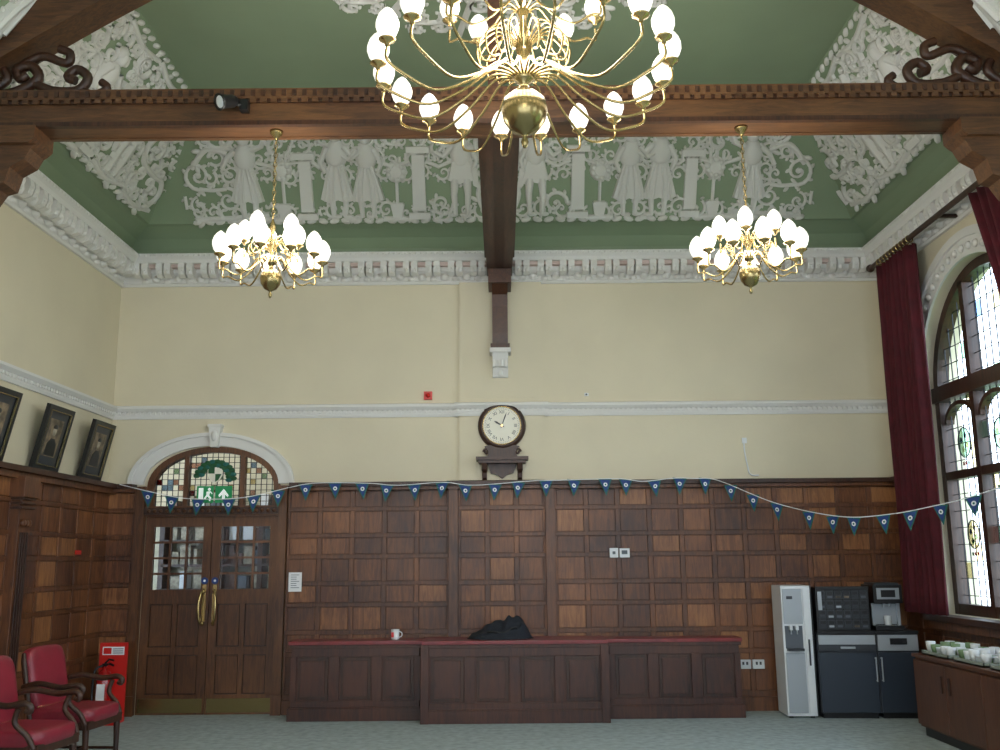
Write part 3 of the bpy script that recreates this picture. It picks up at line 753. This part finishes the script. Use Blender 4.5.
def chandelier(name, loc, R_, n, n2, R2, dz2, ztop, k=1.0, ph=0, sh=1.0, zs=None):
    b = B(); kb = k*(1.08 if k == 1 else 1)
    b.lathe([(0, -.34*k), (.012*k, -.33*k), (.022*k, -.30*k), (.012*k, -.27*k), (.02*k, -.255*k), (.07*kb, -.23*k), (.11*kb, -.17*k), (.122*kb, -.11*k), (.11*kb, -.05*k), (.07*k, -.005*k), (.03*k, .02*k), (.025*k, .05*k), (.055*k, .07*k), (.06*k, .10*k), (.03*k, .13*k),
             (.022*k, .2*k), (.045*k, .26*k), (.05*k, .3*k), (.028*k, .36*k), (.02*k, .45*k), (.04*k, .52*k), (.02*k, .58*k), (.008*k, .62*k), (0, .62*k)], (0, 0, 0), BRASSD, 24)
    for i in range(n):
        a = 2*pi*(i+ph)/n; arm(b, R_, a, .09*k, .10*k+.02, .20*k, th=.008*k**.5)
        shade(b, (R_*math.cos(a), R_*math.sin(a), .12*k), sh)
    for i in range(n2):
        a = 2*pi*(i+.5)/n2; arm(b, R2, a, .09*k+dz2, .10*k+dz2, .14*k, th=.007*k**.5)
        shade(b, (R2*math.cos(a), R2*math.sin(a), .12*k+dz2), .95*sh)
    for i in range(n):
        a = 2*pi*(i+.5+ph)/n; b.tube(catmull([(r_*math.cos(a), r_*math.sin(a), z) for r_, z in ((.03, .28*k), (.14*k, .38*k), (.26*k, .28*k), (.24*k, .16*k), (.17*k, .18*k))], 4), .006*k**.5, BRASS, 5)
    z = .62*k; i = 0
    while z < ztop-.06:
        pts = []
        for q in range(9):
            t = 2*pi*q/8; o_ = .012*math.cos(t); pts.append((o_, 0, z+.022+.024*math.sin(t)) if i % 2 else (0, o_, z+.022+.024*math.sin(t)))
        b.tube(pts, .0035, BRASSD, 5); z += .036; i += 1
    b.tube([(0, 0, .6*k), (0, 0, ztop-.03)], .003, BRASSD, 5)
    b.lathe([(0, 0), (.05, 0), (.045, -.02), (.02, -.045), (.012, -.07), (0, -.07)], (0, 0, ztop), BRASSD, 16)
    o = b.obj(name); o.location = loc; return o
def lamp(loc, p, r=.15, c=(1, .955, .885)):
    li = bpy.data.lights.new('lamp_glow', 'POINT'); li.energy = p; li.shadow_soft_size = r; li.color = c
    o = bpy.data.objects.new('lamp_glow', li); sc.collection.objects.link(o); o.location = loc
cz = 3.60
for X in (-1.63, 1.79):
    chandelier('chandelier', (X, 6.52, cz), .36, 11, 5, .2, .15, TZ0+.012-cz, .62, .3, .86); lamp((X, 6.52, cz+.2), 68, .3)
chandelier('chandelier', (.15, 4.96, 4.14), .82, 20, 10, .45, .42, 6.33-4.14, 1.0, .5, .95); lamp((.15, 4.96, 4.4), 165, .5)
chandelier('chandelier', (.0, -.2, 4.14), .82, 16, 8, .45, .42, 6.33-4.14, 1.0, .5); lamp((0, -.2, 4.3), 170, .5)  # unseen chandelier and lamp behind the camera, added for extra fill
lamp((-3.1, YB+1.0, 3.0), 14, .2)

# ------------------------------------------------------------------ long bench cupboard
b = B()
def cup(x0, x1, yf, h, npan):
    yb_ = YB-.20
    b.box(x0+.03, yf+.03, .0, x1-.03, yb_, h-.04, WBENCH)
    b.box(x0, yf-.02, h-.035, x1, yb_, h, BTOP)
    b.box(x0+.01, yf-.004, h-.07, x1-.01, yb_-.01, h-.036, WBENCH)
    b.box(x0+.0, yf-.008, 0, x1-.0, yb_-.01, .12, WBENCH); b.box(x0+.01, yf-.001, .12, x1-.01, yb_-.02, .135, WBENCH)
    p = (x1-x0-.06)/npan
    zt, zb = h-.15, .19
    b.box(x0+.03, yf+.01, zt, x1-.03, yf+.05, h-.06, WBENCH); b.box(x0+.03, yf+.01, .12, x1-.03, yf+.05, zb, WBENCH)
    for i in range(npan+1):
        xx = x0+.03+i*p; b.box(max(x0+.02, xx-.05), yf+.008, zb, min(x1-.02, xx+.05), yf+.05, zt, WBENCH)
    for i in range(npan):
        a0, a1 = x0+.03+i*p+.05, x0+.03+(i+1)*p-.05
        b.box(a0+.012, yf+.024, zb+.012, a1-.012, yf+.04, zt-.012, WDARK)
        b.box(a0+.04, yf+.013, zb+.04, a1-.04, yf+.03, zt-.04, WBENCH)
cup(-2.14, -.80, 9.86, .765, 3); cup(1.04, 2.40, 9.86, .765, 3); cup(-.79, 1.03, 9.64, .775, 4)
b.box(-.80, 9.625, 0, -.72, 9.72, .739, WBENCH); b.box(.96, 9.625, 0, 1.04, 9.72, .739, WBENCH)
b.obj('bench_cupboard', bevel=.003)
b = B(); b.lathe([(0, 0), (.036, 0), (.04, .01), (.042, .1), (.038, .1), (.036, .012), (0, .012)], (-1.09, 10.0, .766), WPLA, 20)
b.tube([(-1.05+.03*math.sin(t), 10.0, .816+.028*math.cos(t)) for t in [pi*k/8 for k in range(9)]], .006, WPLA, 6)
b.box(-1.125, 9.956, .79, -1.10, 9.962, .84, REDP)
b.obj('coffee_mug')
b = B(); N = 56; vs = []
def hh(u, w):
    u = u*1.12
    g = .15*math.exp(-((u-.22)/.10)**2-(w/.13)**2)+.14*math.exp(-((u-.07)/.13)**2-(w/.14)**2)+.085*math.exp(-((u+.12)/.15)**2-((w+.02)/.1)**2)
    e = max(0, 1-(abs(u)/.37)**2.4-(w/.20)**2)
    nn = noise.noise(Vector((u*9, w*9, 1)))*.5+noise.noise(Vector((u*16, w*14, 4)))*.2
    return max(0, (g*(1+.6*nn)+.03*nn+.03)*min(1, e*3.5))
for j in range(N+1):
    for i in range(N+1):
        u = -.36+.72*i/N; w = -.20+.40*j/N; vs.append((-.02+u, 9.90+w, .777+hh(u, w)))
b.add(vs, [(j*(N+1)+i, j*(N+1)+i+1, (j+1)*(N+1)+i+1, (j+1)*(N+1)+i) for j in range(N) for i in range(N) if hh(-.36+.72*i/N, -.20+.40*j/N) > 0 or hh(-.36+.72*(i+1)/N, -.20+.40*(j+1)/N) > 0], FABR, True)
b.tube(catmull([(-.2, 9.82, .81), (-.12, 9.77, .85), (.02, 9.75, .84), (.12, 9.77, .89), (.2, 9.82, .85)]), .012, BLACK, 6)
b.obj('folded_coat')

# ------------------------------------------------------------------ clock
b = B(); cx, czz = .015, 2.985; yc = YB-.05
b.lathe([(.0, -.001), (.255, -.001), (.262, -.03), (.245, -.06), (.222, -.075), (.205, -.068), (.203, -.03), (0, -.03)], (cx, yc, czz), WDARK, 40, 'y')
b.disc((cx, czz), .204, yc-.054, yc-.035, DIAL, 48)
b.tube([(cx+.206*math.cos(2*pi*k/48), yc-.066, czz+.206*math.sin(2*pi*k/48)) for k in range(49)], .006, BRASS, 6)
yd = yc-.055
for k in range(60):
    a = 2*pi*k/60; l = .01; r0 = .178
    d = Vector((math.sin(a), math.cos(a))); p = Vector((d.y, -d.x))*.0016
    q0 = d*r0; q1 = d*(r0+l); b.prism([(cx+(q0+p).x, czz+(q0+p).y), (cx+(q1+p).x, czz+(q1+p).y), (cx+(q1-p).x, czz+(q1-p).y), (cx+(q0-p).x, czz+(q0-p).y)], 'xz', yd-.001, yd+.0005, BLACK)
def hand(a, l, w):
    d = Vector((math.sin(a), math.cos(a))); p = Vector((d.y, -d.x))
    pts = [-d*.03+p*w*.4, d*l*.7+p*w, d*l, d*l*.7-p*w, -d*.03-p*w*.4]
    b.prism([(cx+q.x, czz+q.y) for q in pts], 'xz', yd-.008, yd-.005, BLACK)
hand(math.radians(301.5), .10, .010); hand(math.radians(20), .155, .007)
b.disc((cx, czz), .012, yd-.012, yd-.0, BRASS, 12)
b.box(cx-.28, YB-.25, 2.60, cx+.28, YB-.051, 2.635, WDARK); b.box(cx-.255, YB-.22, 2.57, cx+.255, YB-.051, 2.60, WDARK)
b.prism([(cx-.17, 2.635), (cx+.17, 2.635), (cx+.14, 2.70), (cx+.19, 2.76), (cx+.10, 2.78), (cx-.10, 2.78), (cx-.19, 2.76), (cx-.14, 2.70)], 'xz', YB-.11, YB-.051, WDARK)
for s_ in (-1, 1):
    b.prism([(YB-.051, 2.40), (YB-.09, 2.42), (YB-.10, 2.47), (YB-.17, 2.50), (YB-.2, 2.57), (YB-.051, 2.57)], 'yz', cx+s_*.19-.025, cx+s_*.19+.025, WDARK)
    b.lathe([(0, -.03), (.04, -.03), (.04, .03), (0, .03)], (cx+s_*.19, YB-.14, 2.53), WDARK, 12, 'x')
    b.tube([(cx+s_*(.17+.035*math.cos(t)*(1-t/10)), YB-.1, 2.70+.035*math.sin(t)*(1-t/10)) for t in [k*.6 for k in range(13)]], .012, WDARK, 6)
b.prism([(cx-.16, 2.57), (cx+.16, 2.57), (cx+.12, 2.47), (cx+.05, 2.45), (cx, 2.41), (cx-.05, 2.45), (cx-.12, 2.47)], 'xz', YB-.09, YB-.051, WDARK)
clk = b.obj('wall_clock')
for i, t in enumerate(['XII', 'I', 'II', 'III', 'IIII', 'V', 'VI', 'VII', 'VIII', 'IX', 'X', 'XI']):
    a = 2*pi*i/12; text('numeral_%d' % (i+1), t, (cx+.148*math.sin(a), yd-.001, czz+.148*math.cos(a)), (pi/2, a, 0), .05, BLACK, clk, .0006)

# ------------------------------------------------------------------ small wall items
b = B(); b.box(-.84, YB-.045, 3.29, -.75, YB-.001, 3.38, REDP); b.lathe([(0, 0), (.028, 0), (.022, -.02), (0, -.025)], (-.795, YB-.045, 3.335), REDP, 14, 'y'); b.obj('fire_alarm_sounder')
b = B(); b.box(.93, YB-.03, 3.32, .975, YB-.001, 3.35, WPLA); b.lathe([(0, 0), (.01, 0), (0, -.01)], (.95, YB-.03, 3.335), CHAR, 8, 'y'); b.obj('motion_sensor')
b = B(); b.box(1.15, YB-.075, 1.565, 1.24, YB-.054, 1.665, WPLA); b.box(1.18, YB-.083, 1.60, 1.21, YB-.075, 1.63, GREYT); b.obj('light_switch')
b = B(); b.box(1.255, YB-.09, 1.565, 1.36, YB-.054, 1.66, WPLA); b.box(1.275, YB-.094, 1.60, 1.335, YB-.09, 1.64, GREYT); b.obj('thermostat')
b = B(); b.box(-2.26, YB-.058, 1.24, -2.12, YB-.054, 1.44, PAPER)
for k in range(7): b.box(-2.235, YB-.060, 1.41-k*.022, -2.145-(.03 if k % 3 else 0), YB-.058, 1.416-k*.022, GREYT)
b.obj('paper_notice')
b = B()
for x0 in (2.46, 2.60):
    b.box(x0, YB-.09, .42, x0+.12, YB-.054, .51, WPLA)
    for q in (.03, .07): b.box(x0+q, YB-.095, .46, x0+q+.02, YB-.09, .49, CHAR)
b.obj('wall_socket')
b = B(); b.tube(catmull([(2.66, YB-.012, 2.8), (2.66, YB-.012, 2.7), (2.68, YB-.014, 2.55), (2.71, YB-.014, 2.44), (2.80, YB-.014, 2.43)]), .009, WPLA, 6); b.box(2.64, YB-.02, 2.78, 2.69, YB-.001, 2.84, WPLA); b.obj('wall_cable')
b = B(); b.box(XL+.052, 9.55, 1.64, XL+.058, 9.68, 1.68, REDP); b.obj('small_warning_label')

b = B(); b.box(-1.86, TY0-.07, 4.75, -1.80, TY0-.001, 4.83, BLACK)
b.M = Matrix.Translation((-1.93, TY0-.13, 4.78)) @ Matrix.Rotation(math.radians(225), 4, 'Z') @ Matrix.Rotation(math.radians(22), 4, 'Y')
b.lathe([(0, -.08), (.03, -.08), (.045, -.05), (.05, .04), (.062, .07), (.058, .072), (.03, .05), (0, .05)], (0, 0, 0), BLACK, 18, 'x')
b.ball((.06, 0, 0), .008, .045, .045, WPLA)
b.M = Matrix.Identity(4); b.tube([(-1.90, TY0-.10, 4.78), (-1.83, TY0-.04, 4.79)], .012, BLACK, 6); b.obj('spotlight')

# ------------------------------------------------------------------ portraits
for y0 in (7.48, 8.50, 9.48):
    b = B(); w, h = .50, .60; tilt = math.atan2(.13, h)
    b.M = mk((XL+.035, y0, 2.40), (0, 1, 0), (math.sin(tilt), 0, math.cos(tilt)), (math.cos(tilt), 0, -math.sin(tilt)))
    def bx(u0, v0, u1, v1, d0, d1, m): b.box(u0, v0, d0, u1, v1, d1, m)
    bx(0, 0, w, h, 0, .015, BLACK)
    for u0, v0, u1, v1 in ((0, 0, w, .05), (0, h-.05, w, h), (0, .05, .05, h-.05), (w-.05, .05, w, h-.05)): bx(u0, v0, u1, v1, .015, .04, BLACK)
    for u0, v0, u1, v1 in ((.045, .045, w-.045, .053), (.045, h-.053, w-.045, h-.045), (.045, .053, .053, h-.053), (w-.053, .053, w-.045, h-.053)): bx(u0, v0, u1, v1, .03, .042, BRASSD)
    bx(.053, .053, w-.053, h-.053, .015, .018, CHAR)
    bx(.12, .13, w-.12, h-.12, .018, .021, PHOTO)
    b.ball((w/2, h*.62, .021), .038, .05, .006, CARD); b.prism([(w/2-.10, .14), (w/2+.10, .14), (w/2+.085, h*.42), (w/2+.03, h*.50), (w/2-.03, h*.50), (w/2-.085, h*.42)], 'xy', .021, .025, BLACK)
    b.ball((w/2, h*.68, .022), .042, .025, .006, BLACK)
    b.obj('framed_portrait')

# ------------------------------------------------------------------ armchairs
def chair(loc, rz):
    b = B(); WCH = WDARK
    b.ball((0, 0, .45), .27, .25, .06, REDL, .35, 24, 12)
    b.box(-.25, -.24, .36, .26, .24, .42, WCH)
    b.M = Matrix.Translation((-.25, 0, .70)) @ Matrix.Rotation(-.20, 4, 'Y')
    b.ball((0, 0, 0), .055, .235, .24, REDL, .4, 24, 12)
    for q in (-1, 1): b.tube([(-.0, q*.245, -.3), (0, q*.245, .14), (-.01, q*.22, .2)], [.02, .02, .015], WCH, 8)
    for k in range(20): b.ball((.045, -.2+.4*k/19, -.20), .006, .006, .006, BRASS, 1, 6, 4)
    b.M = Matrix.Identity(4)
    for q in (-1, 1):
        b.tube(catmull([(-.26, q*.26, .66), (-.12, q*.28, .69), (.05, q*.29, .665), (.17, q*.285, .68), (.22, q*.28, .66), (.215, q*.28, .63), (.19, q*.28, .64)], 5), .021, WCH, 8)
        b.tube(catmull([(.24, q*.25, .40), (.20, q*.265, .48), (.12, q*.28, .56), (.14, q*.285, .65)], 5), .018, WCH, 8)
        b.tube([(.23, q*.22, .40), (.235, q*.22, .25), (.24, q*.22, 0)], [.026, .022, .016], WCH, 8)
        b.tube(catmull([(-.22, q*.21, .42), (-.25, q*.21, .25), (-.32, q*.21, 0)], 4), .02, WCH, 8)
        b.tube([(.235, q*.22, .16), (-.27, q*.21, .16)], .012, WCH, 6)
    b.tube([(0, -.215, .16), (0, .215, .16)], .012, WCH, 6)
    o = b.obj('armchair'); o.location = loc; o.rotation_euler = (0, 0, rz)
chair((-3.24, 7.52, 0), -.12); chair((-3.18, 6.62, 0), -.12)

# ------------------------------------------------------------------ fire extinguisher + stand
b = B()
b.box(-4.08, 9.98, 0, -3.80, 10.0, .76, REDP); b.box(-4.09, 9.72, 0, -3.79, 9.98, .05, REDP)
b.box(-4.05, 9.975, .64, -3.83, 9.9795, .72, PAPER); b.box(-4.04, 9.973, .65, -3.96, 9.975, .71, REDP)
for k in range(3): b.box(-3.945, 9.973, .655+k*.02, -3.84, 9.975, .663+k*.02, GREYT)
b.obj('fire_extinguisher_stand')
b = B(); c = (-3.97, 9.86, .051)
b.lathe([(0, 0), (.07, 0), (.075, .02), (.075, .38), (.06, .43), (.025, .46), (.022, .49), (0, .49)], c, REDD, 22)
b.box(-3.99, 9.84, .54, -3.95, 9.88, .57, BLACK); b.tube([(-3.97, 9.86, .57), (-3.93, 9.86, .61), (-3.88, 9.85, .60)], .010, BLACK, 6); b.tube([(-3.97, 9.86, .56), (-3.92, 9.86, .565), (-3.88, 9.85, .55)], .010, BLACK, 6)
b.tube(catmull([(-3.99, 9.85, .55), (-4.05, 9.82, .50), (-4.06, 9.81, .3), (-4.05, 9.8, .18)]), .013, BLACK, 6)
b.box(-4.01, 9.782, .22, -3.93, 9.79, .38, PAPER)
b.obj('fire_extinguisher')

# ------------------------------------------------------------------ drinks station
def place(b, name, loc, rz, bev=.004):
    o = b.obj(name, bevel=bev); o.location = loc; o.rotation_euler = (0, 0, rz); return o
b = B()
b.box(0, 0, .02, .29, .38, 1.27, WPLA); b.box(.292, .02, .02, .312, .38, 1.27, BLACK)
b.box(.015, -.015, .05, .20, 0, .62, SILV); b.box(.015, -.015, .90, .20, 0, 1.24, SILV)
b.box(.215, -.015, .05, .28, 0, 1.24, WPLA)
b.box(.02, -.004, .66, .195, 0, .88, GREYT); b.box(.03, -.06, .64, .19, 0, .665, CHAR)
for q in (.06, .12): b.box(q, -.04, .84, q+.03, 0, .88, WPLA); b.tube([(q+.015, -.03, .84), (q+.015, -.03, .80)], .007, SILV)
b.box(.05, -.018, 1.14, .11, -.014, 1.17, CHAR); b.box(.24, -.03, .5, .255, -.015, .75, CHAR)
for x in (.04, .25): b.box(x-.02, .03, 0, x+.02, .07, .02, BLACK)
place(b, 'water_dispenser', (2.80, 9.80, 0), -.04)
SLATE = plain('slate_door', (48, 56, 68), .35)
b = B()
for x0, x1 in ((0, .57), (.575, .98)):
    b.box(x0, .02, .05, x1, .48, .80, CHAR); b.box(x0+.01, 0, .06, x1-.01, .0195, .62, SLATE)
    b.box(x0+.01, -.002, .64, x1-.01, .0195, .79, SILV if x0 else CHAR); b.box(x0, -.01, .80, x1, .48, .83, BLACK)
    b.box(x0+.02, .03, 0, x1-.02, .45, .05, BLACK)
b.box(.01, -.004, .70, .56, -.002, .79, SILV)
b.box(.22, -.02, .66, .36, -.002, .68, SILV); b.box(.70, -.02, .70, .86, -.002, .76, BLACK); b.tube([(.545, -.03, .35), (.545, -.03, .58)], .008, SILV); b.tube([(.60, -.03, .35), (.60, -.03, .58)], .008, SILV)
for q in (.545, .60):
    for z in (.36, .57): b.tube([(q, -.03, z), (q, 0, z)], .006, SILV)
place(b, 'drinks_station_cabinet', (3.125, 9.76, 0), -.07)
b = B()
b.box(0, 0, 0, .52, .30, .42, BLACK); b.box(.0, -.02, .40, .52, .02, .43, BLACK)
rn = random.Random(4)
for i in range(6):
    for j in range(4):
        x0 = .02+i*.082; z0 = .02+j*.095
        b.box(x0, -.012, z0, x0+.074, 0, z0+.085, CHAR); b.box(x0+.01, -.016, z0+.045, x0+.064, -.012, z0+.075, BLACK); b.box(x0+.012, -.018, z0+.012, x0+.060, -.012, z0+.032, rn.choice([GREYT, CHAR, CHAR, SILV, PHOTO, CHAR]))
b.box(.015, -.024, .20, .055, -.018, .38, SILV)
place(b, 'capsule_display', (3.145, 9.79, .831), -.07)
b = B()
b.box(0, .14, 0, .28, .40, .44, BLACK); b.box(0, 0, .26, .28, .14, .44, BLACK); b.box(0, 0, 0, .28, .14, .04, BLACK)
b.box(.0, .10, .04, .03, .14, .26, SILV); b.box(.25, .10, .04, .28, .14, .26, SILV)
b.box(.03, -.008, .30, .25, 0, .41, SILV); b.box(.07, -.012, .32, .21, -.008, .39, BLACK); b.box(.02, .02, .44, .26, .36, .46, CHAR)
b.box(.03, .134, .05, .25, .14, .25, SILV)
b.tube([(.11, .06, .26), (.11, .06, .22)], .014, SILV); b.tube([(.17, .06, .26), (.17, .06, .22)], .014, SILV)
b.lathe([(0, 0), (.03, 0), (.038, .09), (.034, .09), (.028, .008), (0, .008)], (.14, .06, .046), WPLA, 16)
for k in range(8): b.box(.04+k*.026, .01, .04, .05+k*.026, .13, .044, SILV)
place(b, 'coffee_machine', (3.73, 9.79, .831), -.07)

# ------------------------------------------------------------------ sideboard with cups
b = B(); x0, x1, y0, y1, h = 3.68, 4.14, 6.4, 8.86, .70
b.box(x0+.02, y0+.01, .08, x1-.005, y1-.01, h-.03, WCAB); b.box(x0-.01, y0, h-.029, x1, y1, h, WCAB); b.box(x0+.05, y0+.02, 0, x1-.01, y1-.03, .08, BLACK)
n = 4; p = (y1-y0)/n
for i in range(n):
    b.box(x0, y0+i*p+.006, .10, x0+.0195, y0+(i+1)*p-.006, h-.05, WCAB)
    yy = y0+i*p+(.06 if i % 2 else p-.08); b.box(x0-.012, yy, .42, x0, yy+.02, .56, WDARK)
b.obj('sideboard', bevel=.003)
rn = random.Random(9)
b = B()
TRAY = plain('tray_grey', (150, 160, 150), .5); GCUP = plain('green_cup', (120, 145, 105), .5)
for (ya, yb) in ((8.25, 8.75), (7.65, 8.15), (7.0, 7.55)):
    b.box(3.72, ya, h+.001, 4.10, yb, h+.012, TRAY)
    for q in ((3.72, ya, 3.73, yb), (4.09, ya, 4.10, yb), (3.72, ya, 4.10, ya+.01), (3.72, yb-.01, 4.10, yb)): b.box(q[0], q[1], h+.001, q[2], q[3], h+.035, TRAY)
    for i in range(4):
        for j in range(5):
            k = rn.randint(0, 2)
            b.lathe([(0, 0), (.028, 0), (.038, .06), (.04, .062+.02*k), (.035, .062+.02*k), (.026, .008), (0, .008)], (3.78+i*.085, ya+.06+j*.095, h+.012), rn.choice([WPLA, WPLA, PAPER, GCUP]), 14)
b.obj('tray_of_cups')

# ------------------------------------------------------------------ bunting
b = B()
P = [(-4.05, 10.12, 2.373), (-3.64, 10.12, 2.274), (-3.32, 10.12, 2.217), (-2.83, 10.12, 2.213), (-2.51, 10.13, 2.264), (-2.23, 10.14, 2.33), (-1.96, 10.15, 2.372), (-1.42, 10.15, 2.365), (-1.09, 10.15, 2.34), (-.62, 10.12, 2.365), (-.28, 10.10, 2.33), (.32, 10.10, 2.37), (.64, 10.12, 2.377), (1.24, 10.15, 2.39), (1.51, 10.15, 2.36), (1.84, 10.15, 2.39), (2.07, 10.15, 2.385), (2.32, 10.15, 2.36), (2.8, 9.73, 2.09), (3.24, 9.18, 1.93), (3.55, 8.79, 1.93), (3.8, 8.49, 1.98), (4.0, 8.2, 2.04), (4.26, 7.98, 2.14)]
Q = catmull(P, 8); b.tube(Q, .0045, PAPER, 5)
acc = .0; nxt = .28
for i in range(1, len(Q)):
    d = Q[i]-Q[i-1]; acc += d.length
    if acc > nxt:
        nxt += .285
        t = d.normalized(); t.z *= .3; t.normalize(); n_ = Vector((t.y, -t.x, 0)).normalized()
        if n_.y > 0: n_ = -n_
        c = Q[i]; dn = Vector((rn.uniform(-.12, .12), -.03, -1)).normalized(); t = (t+Vector((0, 0, rn.uniform(-.15, .15)))).normalized()
        for w, hgt, off, m in ((.075, .18, 0, GRNF), (.056, .135, .002, BLUE)):
            o2 = n_*off; z_ = Vector((0, 0, -.012 if off else 0))
            a, e, f = c-t*w+z_, c+t*w+z_, c+dn*hgt+z_
            b.add([tuple(a+o2), tuple(e+o2), tuple(f+o2), tuple(a-o2-n_*.001), tuple(e-o2-n_*.001), tuple(f-o2-n_*.001)], [(0, 1, 2), (3, 5, 4)], m)
        cc = c+dn*.062; ring_ = [cc+t*.022*math.cos(2*pi*k/12)+Vector((0, 0, 1))*.022*math.sin(2*pi*k/12) for k in range(12)]
        b.add([tuple(v+n_*.004) for v in ring_]+[tuple(v-n_*.005) for v in ring_], [tuple(range(12)), tuple(range(23, 11, -1))], PAPER)
        ring_ = [cc+t*.010*math.cos(2*pi*k/8)+Vector((0, 0, 1))*.010*math.sin(2*pi*k/8) for k in range(8)]
        b.add([tuple(v+n_*.006) for v in ring_], [tuple(range(8))], GRNF)
b.obj('bunting')

# ------------------------------------------------------------------ world + camera
w = bpy.data.worlds.new('World'); sc.world = w; w.use_nodes = True
nt = w.node_tree; bg = nt.nodes['Background']
tc = nt.nodes.new('ShaderNodeTexCoord'); sep = nt.nodes.new('ShaderNodeSeparateXYZ'); rp = nt.nodes.new('ShaderNodeValToRGB')
nt.links.new(tc.outputs['Generated'], sep.inputs[0]); nt.links.new(sep.outputs['Z'], rp.inputs['Fac']); nt.links.new(rp.outputs['Color'], bg.inputs['Color'])
rp.color_ramp.elements[0].color = (.88, .93, 1, 1); rp.color_ramp.elements[1].color = (.6, .78, 1, 1)
bg.inputs['Strength'].default_value = 7.5

cam = bpy.data.cameras.new('camera'); co = bpy.data.objects.new('camera', cam); sc.collection.objects.link(co)
cam.sensor_width = 36; cam.lens = 34.2; cam.clip_start = .05; cam.clip_end = 200
co.matrix_world = Matrix.Translation((0, 0, 1.55)) @ Matrix.Rotation(pi/2+math.atan(185/950), 4, 'X') @ Matrix.Rotation(math.radians(-.5), 4, 'Z')
sc.camera = co
sc.view_settings.view_transform = 'Standard'
